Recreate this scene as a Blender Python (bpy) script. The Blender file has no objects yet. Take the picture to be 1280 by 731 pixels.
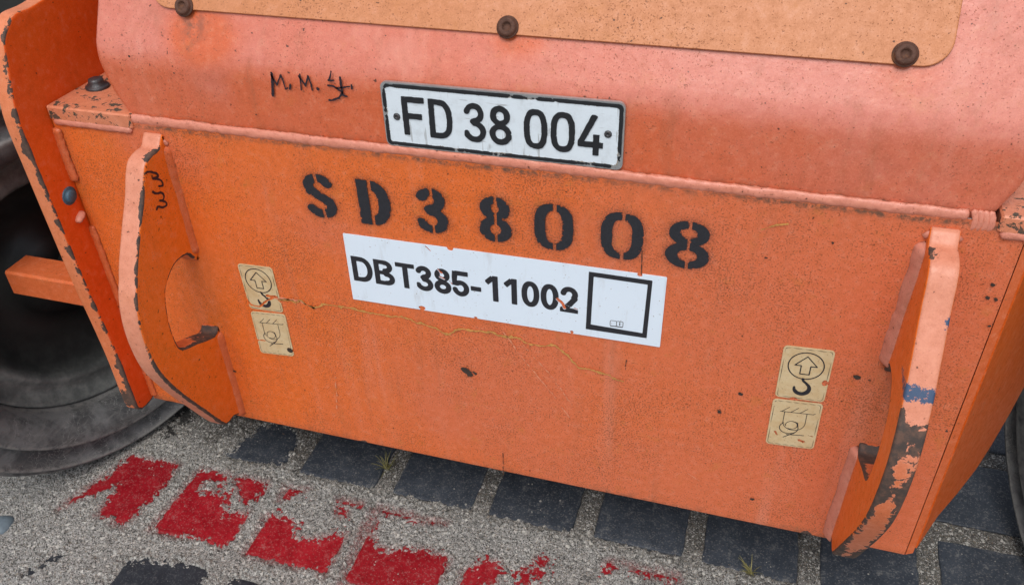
import bpy, math, random
import numpy as np
from mathutils import Matrix, Vector
from mathutils.geometry import tessellate_polygon
random.seed(7)
RNG = np.random.RandomState(11)
S = bpy.context.scene

# ------------------------------------------------------------------ camera
# rows: world X (along the panel), Y (into the machine), Z (up) in camera axes (right, down, forward)
R = np.array([[.9578, .1481, -.2465], [.2863, -.5695, .7705], [-.0263, -.8085, -.5879]])
u_, s_, v_ = np.linalg.svd(R); R = u_ @ v_
CAM = np.array([0, -1.01835, 1.4]); F = 1074.3; CX, CY = 640., 365.5
cd = bpy.data.cameras.new('camera'); cam = bpy.data.objects.new('camera', cd); S.collection.objects.link(cam)
M = Matrix.Identity(4)
for i in range(3):
    M[i][0] = R[i, 0]; M[i][1] = -R[i, 1]; M[i][2] = -R[i, 2]; M[i][3] = CAM[i]
cam.matrix_world = M
cd.sensor_width = 36; cd.sensor_fit = 'HORIZONTAL'; cd.lens = F / 1280 * 36; cd.clip_start = .01; cd.clip_end = 200
S.camera = cam

# ------------------------------------------------------------------ light
W = bpy.data.worlds.new('World'); S.world = W; W.use_nodes = True
nt = W.node_tree; bg = nt.nodes['Background']
sky = nt.nodes.new('ShaderNodeTexSky'); sky.sky_type = 'NISHITA'; sky.sun_disc = False
SUN_EL, SUN_AZ = math.radians(58), math.radians(178)     # azimuth from +Y towards +X
sky.sun_elevation = SUN_EL; sky.sun_rotation = SUN_AZ
sky.dust_density = 3.0; sky.air_density = 1.0
hs = nt.nodes.new('ShaderNodeHueSaturation'); hs.inputs['Saturation'].default_value = .48   # cloud veil
nt.links.new(sky.outputs[0], hs.inputs['Color']); nt.links.new(hs.outputs[0], bg.inputs[0])
bg.inputs[1].default_value = .13
sd = bpy.data.lights.new('sun', 'SUN'); sun = bpy.data.objects.new('sun', sd); S.collection.objects.link(sun)
sd.energy = 1.1; sd.angle = math.radians(30); sd.color = (1, .97, .93)
dirv = Vector((math.sin(SUN_AZ) * math.cos(SUN_EL), math.cos(SUN_AZ) * math.cos(SUN_EL), math.sin(SUN_EL)))
sun.rotation_euler = dirv.to_track_quat('Z', 'Y').to_euler()
S.view_settings.view_transform = 'Standard'; S.view_settings.look = 'None'
S.view_settings.exposure = .36; S.view_settings.gamma = 1

# ------------------------------------------------------------------ measuring helpers: a pixel of the photograph on a known real plane
def ray(px, py): return R @ np.array([px - CX, py - CY, F])
def onY(px, py, y=0.): d = ray(px, py); return CAM + (y - CAM[1]) / d[1] * d
def onX(px, py, x): d = ray(px, py); return CAM + (x - CAM[0]) / d[0] * d
def onZ(px, py, z=0.): d = ray(px, py); return CAM + (z - CAM[2]) / d[2] * d

# ------------------------------------------------------------------ noise in numpy
def vnoise(x, y, scale, seed=0):
    x = np.asarray(x, float) * scale + 137.3; y = np.asarray(y, float) * scale + 71.9
    xi = np.floor(x).astype(np.int64); yi = np.floor(y).astype(np.int64)
    fx = x - xi; fy = y - yi; fx = fx * fx * (3 - 2 * fx); fy = fy * fy * (3 - 2 * fy)
    def h(a, b):
        n = (a * 374761393 + b * 668265263 + seed * 974634777) & 0xffffffff
        n = ((n ^ (n >> 13)) * 1274126177) & 0xffffffff
        return ((n ^ (n >> 16)) & 0xffff) / 65535.
    return (h(xi, yi) * (1 - fx) + h(xi + 1, yi) * fx) * (1 - fy) + (h(xi, yi + 1) * (1 - fx) + h(xi + 1, yi + 1) * fx) * fy
def fbm(x, y, scale, oct=4, seed=0, gain=.55):
    s = 0; a = 1; t = 0
    for o in range(oct):
        s = s + a * vnoise(x, y, scale * 2 ** o, seed + o); t += a; a *= gain
    return s / t - .5
def sstep(a, b, x): t = np.clip((np.asarray(x, float) - a) / (b - a), 0, 1); return t * t * (3 - 2 * t)

# ------------------------------------------------------------------ materials
class NB:
    def __init__(s, name):
        s.m = bpy.data.materials.new(name); s.m.use_nodes = True; s.t = s.m.node_tree; s.b = s.t.nodes['Principled BSDF']
        g = s.t.nodes.new('ShaderNodeNewGeometry'); s.P = g.outputs['Position']
    def n(s, typ, **kw):
        o = s.t.nodes.new(typ)
        for k, v in kw.items(): setattr(o, k, v)
        return o
    def link(s, a, b): s.t.links.new(a, b)
    def put(s, sock, v):
        if isinstance(v, bpy.types.NodeSocket): s.link(v, sock)
        elif isinstance(v, tuple) and len(v) == 3 and sock.type == 'RGBA': sock.default_value = (*v, 1)
        else: sock.default_value = v
    def math(s, op, a, b=0., c=0.):
        o = s.n('ShaderNodeMath', operation=op); s.put(o.inputs[0], a); s.put(o.inputs[1], b); s.put(o.inputs[2], c); return o.outputs[0]
    def scale(s, v):
        o = s.n('ShaderNodeVectorMath', operation='MULTIPLY'); s.link(s.P, o.inputs[0]); o.inputs[1].default_value = v; return o.outputs[0]
    def noise(s, sc, det=3, rough=.55, vec=None, dist=0.):
        o = s.n('ShaderNodeTexNoise'); s.link(vec or s.P, o.inputs['Vector'])
        o.inputs['Scale'].default_value = sc; o.inputs['Detail'].default_value = det; o.inputs['Roughness'].default_value = rough
        o.inputs['Distortion'].default_value = dist; return o.outputs['Fac']
    def voro(s, sc, out='Distance', vec=None):
        o = s.n('ShaderNodeTexVoronoi'); s.link(vec or s.P, o.inputs['Vector']); o.inputs['Scale'].default_value = sc; return o.outputs[out]
    def step(s, v, a, b):
        o = s.n('ShaderNodeMapRange', interpolation_type='SMOOTHSTEP'); s.put(o.inputs['Value'], v)
        s.put(o.inputs['From Min'], a); s.put(o.inputs['From Max'], b); return o.outputs['Result']
    def mix(s, f, a, b, mode='MIX'):
        o = s.n('ShaderNodeMix', data_type='RGBA', blend_type=mode); s.put(o.inputs['Factor'], f); s.put(o.inputs['A'], a) if 0 else None
        s.put(o.inputs[6], a); s.put(o.inputs[7], b); return o.outputs[2]
    def attr(s, name):
        o = s.n('ShaderNodeAttribute', attribute_name=name); return o.outputs['Fac']
    def bump(s, h, strength, dist, prev=None):
        o = s.n('ShaderNodeBump'); s.link(h, o.inputs['Height']); o.inputs['Strength'].default_value = strength; o.inputs['Distance'].default_value = dist
        if prev is not None: s.link(prev, o.inputs['Normal'])
        return o.outputs[0]
    def fin(s, col, rough, nrm=None, metal=0., spec=.5):
        s.put(s.b.inputs['Base Color'], col); s.put(s.b.inputs['Roughness'], rough); s.put(s.b.inputs['Metallic'], metal)
        s.b.inputs['Specular IOR Level'].default_value = spec
        if nrm is not None: s.link(nrm, s.b.inputs['Normal'])
        return s.m

def paint(name, fresh, faded, fade_sheen=.5, specks=.5, wearcol=(.055, .04, .034), usefade=False, streak=.25, rough=.42, spec=.45, blot=0.):
    n = NB(name)
    low = n.noise(3.2, 4, .6); mid = n.noise(14, 4, .6)
    if usefade: f = n.math('ADD', n.attr('fade_sheen'), n.math('MULTIPLY', n.math('SUBTRACT', low, .5), .9))
    else: f = n.math('ADD', fade_sheen, n.math('MULTIPLY', n.math('SUBTRACT', low, .5), 1.2))
    f = n.math('ADD', f, n.math('MULTIPLY', n.math('SUBTRACT', mid, .5), .45))
    f = n.step(f, 0., 1.)
    c = n.mix(f, fresh, faded)
    # fine mottling of the chalky coat
    mot = n.noise(75, 5, .7)
    c = n.mix(n.math('MULTIPLY', n.step(mot, .45, .72), .34), c, tuple(x * .62 for x in fresh))
    c = n.mix(n.math('MULTIPLY', n.step(mot, .50, .25), .22), c, (.80, .40, .27))
    # runs of dirt down the steel
    st = n.noise(1, 4, .6, vec=n.scale((34, 34, 3.2)))
    c = n.mix(n.math('MULTIPLY', n.step(st, .52, .78), streak), c, (.30, .105, .05))
    c = n.mix(n.math('MULTIPLY', n.step(n.noise(1, 3, .6, vec=n.scale((16, 16, 1.3))), .55, .8), streak * .55), c, (.78, .42, .33))
    # rust specks, uneven in density
    dens = n.math('SUBTRACT', n.math('MULTIPLY', n.noise(5, 4, .65), 2.3), .62)
    a = n.noise(370, 2, .6); thr = n.math('SUBTRACT', .715 - .055 * specks, n.math('MULTIPLY', dens, .19 * min(specks, 1.3)))
    sp = n.step(n.math('SUBTRACT', a, thr), 0., .05)
    c = n.mix(n.math('MULTIPLY', sp, .62), c, (.17, .050, .016))
    gn = n.noise(520, 3, .7); c = n.mix(n.math('MULTIPLY', n.step(gn, .50, .70), .22 * min(1, .35 + specks * .7)), c, (.26, .06, .012)); c = n.mix(n.math('MULTIPLY', n.step(gn, .50, .32), .20), c, (.80, .36, .20))
    b = n.noise(150, 1, .5); sp2 = n.step(n.math('SUBTRACT', b, n.math('SUBTRACT', .80, n.math('MULTIPLY', dens, .09))), 0., .03)
    c = n.mix(n.math('MULTIPLY', sp2, .85), c, (.05, .02, .012))
    # ochre bloom
    c = n.mix(n.math('MULTIPLY', n.step(n.noise(26, 5, .75), .54, .74), .40 * specks), c, (.50, .19, .03))
    # hairline scuffs
    v1 = n.noise(1, 2, .5, vec=n.scale((8, 8, 140))); g1 = n.noise(9, 2)
    c = n.mix(n.math('MULTIPLY', n.math('MULTIPLY', n.step(v1, .74, .78), n.step(g1, .58, .66)), .35), c, (.82, .56, .44))
    # overspray round the stencilling
    ov = n.attr('spray'); c = n.mix(n.math('MULTIPLY', ov, n.math('ADD', .35, n.step(n.noise(420, 2), .4, .62))), c, (.03, .022, .024))
    gr = n.attr('grime_shade'); c = n.mix(n.math('MULTIPLY', gr, n.step(n.noise(60, 5, .75), .38, .62)), c, (.16, .075, .045))
    # paint knocked off to brown primer and steel
    w = n.attr('wear') if not blot else blot * .63; wn = n.noise(62, 9, .68, dist=.4)
    ws = n.math('SUBTRACT', n.math('ADD', w, wn), 1.)
    chip = n.step(ws, .0, .012)
    rim = n.math('SUBTRACT', n.step(ws, -.045, -.01), chip)
    c = n.mix(n.math('MULTIPLY', rim, .45), c, tuple(min(x * 1.25, .85) for x in faded))
    wc = n.mix(n.step(n.noise(95, 4, .7), .4, .65), wearcol, (.12, .066, .046))
    c = n.mix(chip, c, wc)
    bl = n.attr('blue'); c = n.mix(n.step(n.math('SUBTRACT', n.math('ADD', bl, n.noise(170, 6, .78)), 1.), 0., .02), c, (.045, .080, .150))
    nr = n.bump(n.noise(130, 3, .5), .22, .0012)
    nr = n.bump(n.noise(12, 2, .5), .30, .004, nr)
    nr = n.bump(n.math('SUBTRACT', n.math('MULTIPLY', sp, .5), chip), .55, .0012, nr)
    r = n.math('ADD', rough, n.math('MULTIPLY', n.math('SUBTRACT', mot, .5), .4)); r = n.math('ADD', r, n.math('MULTIPLY', chip, .3))
    return n.fin(c, r, nr, 0., spec)

MAT = {}
MAT['panel'] = paint('weathered_orange_panel', (.73, .142, .017), (.65, .152, .062), usefade=True, specks=.9, streak=.3)
MAT['body'] = paint('weathered_orange_body', (.60, .115, .036), (.60, .185, .132), usefade=True, specks=.45, streak=.34, rough=.31, spec=.55)
MAT['fresh'] = paint('sheltered_orange', (.72, .115, .006), (.70, .14, .02), fade_sheen=.35, specks=.5, streak=.12)
MAT['deep'] = paint('deep_orange', (.80, .085, .002), (.80, .115, .006), fade_sheen=.35, specks=.12, streak=.08)
MAT['lug'] = paint('lug_orange', (.89, .172, .008), (.85, .165, .016), fade_sheen=.3, specks=.55, streak=.15)
MAT['edge'] = paint('pale_salmon_edge', (.62, .145, .045), (.64, .245, .15), usefade=True, specks=.25, streak=.1)
MAT['edge2'] = paint('orange_edge', (.68, .16, .045), (.68, .22, .10), fade_sheen=.5, specks=.35, streak=.1, wearcol=(.07, .045, .035))
MAT['bead'] = paint('salmon_weld', (.58, .15, .07), (.62, .23, .16), fade_sheen=.8, specks=.35, streak=.12)
MAT['beadf'] = paint('orange_weld', (.62, .11, .02), (.60, .14, .05), fade_sheen=.5, specks=.45, streak=.12)
MAT['cover'] = paint('faded_cover', (.52, .185, .062), (.57, .23, .105), fade_sheen=.6, specks=.62, streak=.1, rough=.5)
MAT['shelf'] = paint('chipped_shelf', (.58, .17, .07), (.62, .22, .12), fade_sheen=.6, specks=.5, streak=.1, blot=.70, wearcol=(.06, .055, .035))

def simple(name, col, rough=.5, metal=0., var=.25, sc=60, bumpv=.15, dirt=None, spec=.5):
    n = NB(name); a = n.noise(sc, 4, .65)
    c = n.mix(n.math('MULTIPLY', n.step(a, .35, .7), var), col, tuple(x * .45 for x in col))
    if dirt: c = n.mix(n.step(n.noise(sc * .6, 5, .75), dirt[1], dirt[1] + .12), c, dirt[0])
    return n.fin(c, n.math('ADD', rough, n.math('MULTIPLY', n.math('SUBTRACT', a, .5), .25)), n.bump(n.noise(sc * 2.5, 3), bumpv, .002), metal, spec)
MAT['rust'] = simple('rusty_bolt', (.11, .048, .03), .75, .2, .6, 120, .5, ((.16, .06, .02), .55))
MAT['grey_bolt'] = simple('dull_bolt', (.085, .085, .09), .45, .6, .6, 150, .4, ((.14, .07, .045), .6))
MAT['blue_bolt'] = simple('blue_painted_bolt', (.06, .14, .20), .5, .1, .5, 200, .4, ((.14, .10, .08), .56))
MAT['black_plate_ink'] = simple('plate_black', (.014, .016, .02), .35, 0, .3, 200, .1)
MAT['ink'] = simple('black_print', (.018, .019, .025), .5, 0, .3, 200, .05)
MAT['stencil'] = simple('stencil_black', (.017, .019, .026), .6, 0, .5, 240, .25)
MAT['marker'] = simple('marker_ink', (.022, .012, .02), .5, 0, .4, 200, .05)
MAT['alu'] = simple('plate_rim', (.50, .52, .53), .35, .7, .3, 120, .1, ((.20, .16, .13), .68))
MAT['dark'] = simple('dark_steel', (.03, .031, .03), .6, .3, .4, 20, .3)
MAT['dark2'] = simple('oily_hose', (.05, .054, .05), .5, 0, .4, 50, .3)
MAT['ochre'] = simple('ochre_scratch', (.60, .29, .075), .75, 0, .6, 230, .5, ((.14, .06, .02), .62))
MAT['brownspot'] = simple('brown_spot', (.045, .03, .022), .8, 0, .5, 200, .5)
MAT['scratch'] = simple('pale_scratch', (.74, .28, .15), .7, 0, .5, 200, .2)

def plate_white():
    n = NB('worn_plate_white'); a = n.noise(45, 5, .7)
    c = n.mix(n.math('MULTIPLY', n.step(a, .45, .75), .35), (.68, .76, .82), (.42, .46, .48))
    v = n.noise(1, 2, .5, vec=n.scale((190, 190, 12))); v2 = n.noise(1, 2, .5, vec=n.scale((20, 20, 210)))
    g = n.noise(28, 2)
    m = n.math('MULTIPLY', n.math('MAXIMUM', n.step(v, .64, .68), n.step(v2, .65, .69)), n.step(g, .46, .56))
    c = n.mix(n.math('MULTIPLY', m, .6), c, (.30, .31, .31))
    ed = n.attr('wear'); c = n.mix(n.step(n.math('ADD', ed, n.noise(130, 4, .75)), 1., 1.06), c, (.30, .27, .23))
    return n.fin(c, .32, n.bump(a, .2, .001), 0, .5)
MAT['plate_white'] = plate_white()
def sticker_white():
    n = NB('sticker_white'); a = n.noise(9, 4, .6)
    c = n.mix(n.math('MULTIPLY', n.step(a, .4, .8), .3), (.70, .80, .90), (.62, .72, .82))
    c = n.mix(n.math('MULTIPLY', n.step(n.noise(260, 2), .70, .75), .7), c, (.25, .18, .14))
    c = n.mix(n.math('MULTIPLY', n.step(n.noise(1, 4, .7, vec=n.scale((40, 40, 9))), .54, .75), .30), c, (.36, .33, .30))
    return n.fin(c, .38, n.bump(n.noise(20, 2), .1, .002), 0, .5)
MAT['sticker'] = sticker_white()
def cream():
    n = NB('decal_cream'); a = n.noise(38, 5, .7)
    c = n.mix(n.step(a, .35, .7), (.62, .50, .30), (.55, .40, .21))
    c = n.mix(n.math('MULTIPLY', n.step(n.noise(300, 2), .66, .72), .6), c, (.28, .17, .09))
    return n.fin(c, .45, n.bump(a, .15, .001), 0, .45)
MAT['cream'] = cream()

def rubber():
    n = NB('scuffed_rubber'); a = n.noise(14, 5, .65); b = n.noise(70, 5, .7)
    c = n.mix(n.step(a, .42, .62), (.040, .042, .045), (.125, .127, .130))
    # pale scuffs, cracks
    vo = n.n('ShaderNodeTexVoronoi', feature='DISTANCE_TO_EDGE'); wv = n.n('ShaderNodeVectorMath', operation='ADD'); nz_ = n.n('ShaderNodeTexNoise'); nz_.inputs['Scale'].default_value = 11; nz_.inputs['Detail'].default_value = 6; n.link(n.P, nz_.inputs['Vector']); sc_ = n.n('ShaderNodeVectorMath', operation='SCALE'); n.link(nz_.outputs['Color'], sc_.inputs[0]); sc_.inputs['Scale'].default_value = .16; n.link(n.P, wv.inputs[0]); n.link(sc_.outputs[0], wv.inputs[1]); n.link(wv.outputs[0], vo.inputs['Vector']); vo.inputs['Scale'].default_value = 62
    cr = n.step(n.math('ADD', vo.outputs['Distance'], n.math('MULTIPLY', b, .05)), .05, .032)
    m = n.math('MULTIPLY', cr, n.step(n.noise(9, 3), .44, .58))
    c = n.mix(n.math('MULTIPLY', m, .75), c, (.26, .26, .25))
    sc = n.noise(1, 4, .7, vec=n.scale((30, 6, 90)))
    c = n.mix(n.math('MULTIPLY', n.step(sc, .50, .68), .5), c, (.16, .155, .15))
    c = n.mix(n.math('MULTIPLY', n.attr('wear'), n.step(b, .3, .6)), c, (.20, .195, .185))
    return n.fin(c, n.math('ADD', .42, n.math('MULTIPLY', b, .3)), n.bump(b, .4, .002), 0, .5)
MAT['rubber'] = rubber()
def rimm():
    n = NB('grimy_rim'); a = n.noise(22, 5, .7)
    c = n.mix(n.step(a, .35, .7), (.10, .108, .106), (.22, .23, .22))
    c = n.mix(n.attr('wear'), (.007, .007, .007), c)  # dish darkened in the colour, near black at the hub
    return n.fin(c, .42, n.bump(a, .3, .002), .3, .5)
MAT['rim'] = rimm()

def sandm():
    n = NB('coarse_sand')
    v = n.n('ShaderNodeTexVoronoi'); n.link(n.P, v.inputs['Vector']); v.inputs['Scale'].default_value = 520
    sep = n.n('ShaderNodeSeparateColor'); n.link(v.outputs['Color'], sep.inputs[0])
    g = sep.outputs[0]
    v3 = n.n('ShaderNodeTexVoronoi'); n.link(n.P, v3.inputs['Vector']); v3.inputs['Scale'].default_value = 200
    sep3 = n.n('ShaderNodeSeparateColor'); n.link(v3.outputs['Color'], sep3.inputs[0])
    base = n.mix(n.noise(8, 4, .6), (.255, .25, .235), (.385, .378, .355))
    base = n.mix(n.math('MULTIPLY', n.attr('dark_sand'), .8), base, (.10, .092, .078))
    c = n.mix(n.step(g, .04, .40), (.05, .048, .045), base)
    c = n.mix(n.math('MULTIPLY', n.step(g, .76, 1.), .8), c, (.66, .65, .61))
    c = n.mix(n.math('MULTIPLY', n.step(sep.outputs[1], .90, .96), .4), c, (.36, .25, .15))
    c = n.mix(n.math('MULTIPLY', n.step(sep3.outputs[0], .93, .95), .8), c, (.62, .60, .55))
    c = n.mix(n.math('MULTIPLY', n.step(sep3.outputs[1], .93, .96), .7), c, (.06, .058, .055))
    c = n.mix(n.step(n.math('ADD', n.attr('wear'), n.noise(90, 4, .75)), 1.02, 1.1), c, (.03, .029, .028))
    c = n.mix(n.math('MULTIPLY', n.attr('blue'), n.step(n.noise(200, 3), .35, .6)), c, (.26, .03, .03))
    h = n.math('ADD', n.math('MULTIPLY', v.outputs['Distance'], -1.), n.math('MULTIPLY', n.noise(160, 4, .7), .8))
    nr = n.bump(h, .8, .003); nr = n.bump(v3.outputs['Distance'], .25, -.003, nr)
    return n.fin(c, .85, nr, 0, .3)
MAT['sand'] = sandm()
def paver(name, base, var, film, speck, rough=.62):
    n = NB(name); a = n.noise(24, 5, .7); oi = n.n('ShaderNodeObjectInfo')
    c = n.mix(n.step(a, .3, .72), base, var)
    c = n.mix(n.math('MULTIPLY', oi.outputs['Random'], .35), c, tuple(x * .6 for x in base))
    v = n.n('ShaderNodeTexVoronoi'); n.link(n.P, v.inputs['Vector']); v.inputs['Scale'].default_value = 420
    sep = n.n('ShaderNodeSeparateColor'); n.link(v.outputs['Color'], sep.inputs[0])
    c = n.mix(n.math('MULTIPLY', n.step(sep.outputs[0], .80, .92), speck), c, film)
    c = n.mix(n.math('MULTIPLY', n.step(n.noise(48, 7, .82), .54, .66), min(.8, speck * 1.8)), c, film)
    c = n.mix(n.math('MULTIPLY', n.step(sep.outputs[1], .9, .96), .5), c, tuple(x * .4 for x in base))
    nr = n.bump(n.noise(240, 4, .7), .55, .002); nr = n.bump(a, .3, .004, nr)
    return n.fin(c, n.math('ADD', rough, n.math('MULTIPLY', n.math('SUBTRACT', a, .5), .4)), nr, 0, .4)
MAT['paver_dark'] = paver('blue_black_paver', (.030, .038, .052), (.055, .066, .084), (.17, .17, .165), .5)
MAT['paver_black'] = paver('black_paver', (.014, .017, .024), (.022, .027, .036), (.10, .10, .10), .35)
MAT['paver_red'] = paver('red_painted_paver', (.25, .003, .009), (.36, .007, .016), (.30, .22, .20), .24, .42)
MAT['grass'] = simple('dry_grass', (.22, .20, .07), .7, 0, .6, 60, .1)
MAT['stone'] = simple('blue_grey_stone', (.13, .17, .20), .6, 0, .5, 50, .4)

# ------------------------------------------------------------------ mesh helpers
def link(o, parent=None):
    S.collection.objects.link(o)
    if parent is not None: o.parent = parent; o.matrix_parent_inverse = Matrix.Translation(-abs_loc(parent))
    return o
def abs_loc(o):
    v = Vector(o.location); p = o.parent
    if p is not None: v = Vector(o.location)          # every object's location is written in world space here
    return v
def obj(name, verts, faces, mat, parent=None, smooth=False, attrs=None, mats=None, fm=None, sm=None, label=None, kind=None):
    verts = np.asarray(verts, float).reshape(-1, 3); c = (verts.min(0) + verts.max(0)) / 2
    me = bpy.data.meshes.new(name); me.from_pydata((verts - c).tolist(), [], faces if isinstance(faces, list) else faces.tolist())
    for m in (mats or [mat]): me.materials.append(MAT[m])
    if fm is not None: me.polygons.foreach_set('material_index', np.asarray(fm, dtype=np.int32))
    if sm is not None: me.polygons.foreach_set('use_smooth', np.asarray(sm, dtype=bool))
    elif smooth: me.polygons.foreach_set('use_smooth', np.ones(len(me.polygons), bool))
    for k, v in (attrs or {}).items():
        at = me.attributes.new(k, 'FLOAT', 'POINT'); at.data.foreach_set('value', np.asarray(v, dtype=np.float32))
    me.update(); o = bpy.data.objects.new(name, me); o.location = c
    if label: o['label'] = label
    if kind: o['kind'] = kind
    return link(o, parent)
def grid(nu, nv, off=0, closeu=False):
    f = []
    for j in range(nv - 1):
        for i in range(nu if closeu else nu - 1):
            i2 = (i + 1) % nu
            f.append((off + j * nu + i, off + j * nu + i2, off + (j + 1) * nu + i2, off + (j + 1) * nu + i))
    return f
def npgrid(nu, nv):
    i, j = np.meshgrid(np.arange(nu - 1), np.arange(nv - 1)); a = (j * nu + i).ravel()
    return np.stack([a, a + 1, a + nu + 1, a + nu], 1)
class MB:
    def __init__(s): s.v = []; s.f = []; s.sm = []
    def add(s, v, f, smooth=False):
        o = len(s.v); s.v += [tuple(map(float, p)) for p in v]; s.f += [tuple(i + o for i in q) for q in f]; s.sm += [smooth] * len(f)
    def box(s, a, b, bev=.002):
        a = np.array(a, float); b = np.array(b, float); c = (a + b) / 2; h = (b - a) / 2; v = []
        idx = {}
        for sx in (-1, 1):
            for sy in (-1, 1):
                for sz in (-1, 1):
                    for k in range(3):
                        q = h - bev; q = q.copy(); q[k] = h[k]
                        idx[(sx, sy, sz, k)] = len(v); v.append(c + np.array([sx, sy, sz]) * q)
        f = []
        for k in range(3):
            i, j = [(1, 2), (2, 0), (0, 1)][k]
            for sg in (-1, 1):
                ring = []
                for (p, q) in ((-1, -1), (1, -1), (1, 1), (-1, 1)):
                    t = [0, 0, 0]; t[k] = sg; t[i] = p; t[j] = q; ring.append(idx[(*t, k)])
                f.append(tuple(ring if sg > 0 else ring[::-1]))
        for k in range(3):
            i, j = [(1, 2), (2, 0), (0, 1)][k]
            for p in (-1, 1):
                for q in (-1, 1):
                    t0 = [0, 0, 0]; t0[i] = p; t0[j] = q; t1 = list(t0); t0[k] = -1; t1[k] = 1
                    r = [idx[(*t0, i)], idx[(*t1, i)], idx[(*t1, j)], idx[(*t0, j)]]
                    f.append(tuple(r if p * q < 0 else r[::-1]))
        for sx in (-1, 1):
            for sy in (-1, 1):
                for sz in (-1, 1):
                    r = [idx[(sx, sy, sz, k)] for k in range(3)]; f.append(tuple(r if sx * sy * sz > 0 else r[::-1]))
        s.add(v, f)
    def cyl(s, p, axis, r, h, n=24, prof=None, smooth=True):
        axis = Vector(axis).normalized(); q = axis.to_track_quat('Z', 'Y'); p = Vector(p)
        prof = prof or [(0, 0), (r, 0), (r, h), (0, h)]
        v = []
        for (rr, z) in prof:
            for i in range(n):
                a = 2 * math.pi * i / n; v.append(p + q @ Vector((rr * math.cos(a), rr * math.sin(a), z)))
        s.add(v, grid(n, len(prof), 0, True), smooth)
    def tube(s, pts, r, n=12, rfun=None):
        pts = [Vector(p) for p in pts]; v = []
        for k, p in enumerate(pts):
            t = (pts[min(k + 1, len(pts) - 1)] - pts[max(k - 1, 0)]).normalized()
            a = t.cross(Vector((0, 0, 1)));  a = a if a.length > .2 else t.cross(Vector((0, 1, 0))); a.normalize(); b = t.cross(a)
            rr = r if rfun is None else r * rfun(k / (len(pts) - 1))
            for i in range(n):
                an = 2 * math.pi * i / n; q = rr * (1 + .0 * i)
                v.append(p + (a * math.cos(an) + b * math.sin(an)) * q)
        f = grid(n, len(pts), 0, True); f.append(tuple(range(n))[::-1]); f.append(tuple(range((len(pts) - 1) * n, len(pts) * n)))
        s.add(v, f, True)
    def obj(s, name, mat, parent=None, **kw): return obj(name, s.v, s.f, mat, parent, sm=s.sm, **kw)

def resample(pts, step, closed=False, smooth=True):
    P = [np.array(p, float) for p in pts]; n = len(P); out = []
    for i in range(n if closed else n - 1):
        p1, p2 = P[i], P[(i + 1) % n]
        p0 = P[(i - 1) % n] if (closed or i > 0) else p1; p3 = P[(i + 2) % n] if (closed or i + 2 < n) else p2
        m = max(1, int(round(np.linalg.norm(p2 - p1) / step)))
        for k in range(m):
            t = k / m
            if smooth: out.append(.5 * ((2 * p1) + (-p0 + p2) * t + (2 * p0 - 5 * p1 + 4 * p2 - p3) * t * t + (-p0 + 3 * p1 - 3 * p2 + p3) * t ** 3))
            else: out.append(p1 + (p2 - p1) * t)
    if not closed: out.append(P[-1])
    return np.array(out)

def bead(name, pts, r, mat, parent, squash=.62, ripple=.05, seed=0, step=.0035, n=18, toe=.95):
    """weld run: a low, half-buried, uneven run along pts; its toes hold dirt"""
    P = resample(pts, step, smooth=len(pts) > 2); L = len(P); v = []; gr = []
    for k in range(L):
        t = P[min(k + 1, L - 1)] - P[max(k - 1, 0)]; t /= np.linalg.norm(t)
        b = np.array([0, 1., 0]); b = b - t * (b @ t); b /= np.linalg.norm(b); a = np.cross(b, t)
        e = min(k, L - 1 - k) * step / r; env = math.sqrt(max(0, 1 - max(0, 1 - e) ** 2)) if e < 1 else 1
        env = max(env, .12)
        wl = 1 + .30 * float(fbm(k * step, seed * .37, 28, 3, seed)); wr = 1 + .30 * float(fbm(k * step, seed * .37 + 5, 28, 3, seed + 9))
        for i in range(n):
            an = 2 * math.pi * i / n; ca_, sa_ = math.cos(an), math.sin(an)
            rr = r * env * (1 + ripple * math.sin(k * step * 1150 + 2.4 * ca_ + 3 * float(vnoise(k * step, 0, 30, seed))) + .42 * float(fbm(k * step, i * .004, 190, 2, seed)))
            v.append(P[k] + a * ca_ * rr * (wl if ca_ < 0 else wr) + b * sa_ * rr * squash); gr.append(toe * max(0, 1 - abs(sa_ * squash * r + .0 - .001) / (.30 * r)) if sa_ > -.5 else 0)
    f = grid(n, L, 0, True); f.append(tuple(range(n))[::-1]); f.append(tuple(range((L - 1) * n, L * n)))
    return obj(name, v, f, mat, parent, smooth=True, attrs={'grime_shade': gr})

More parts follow.
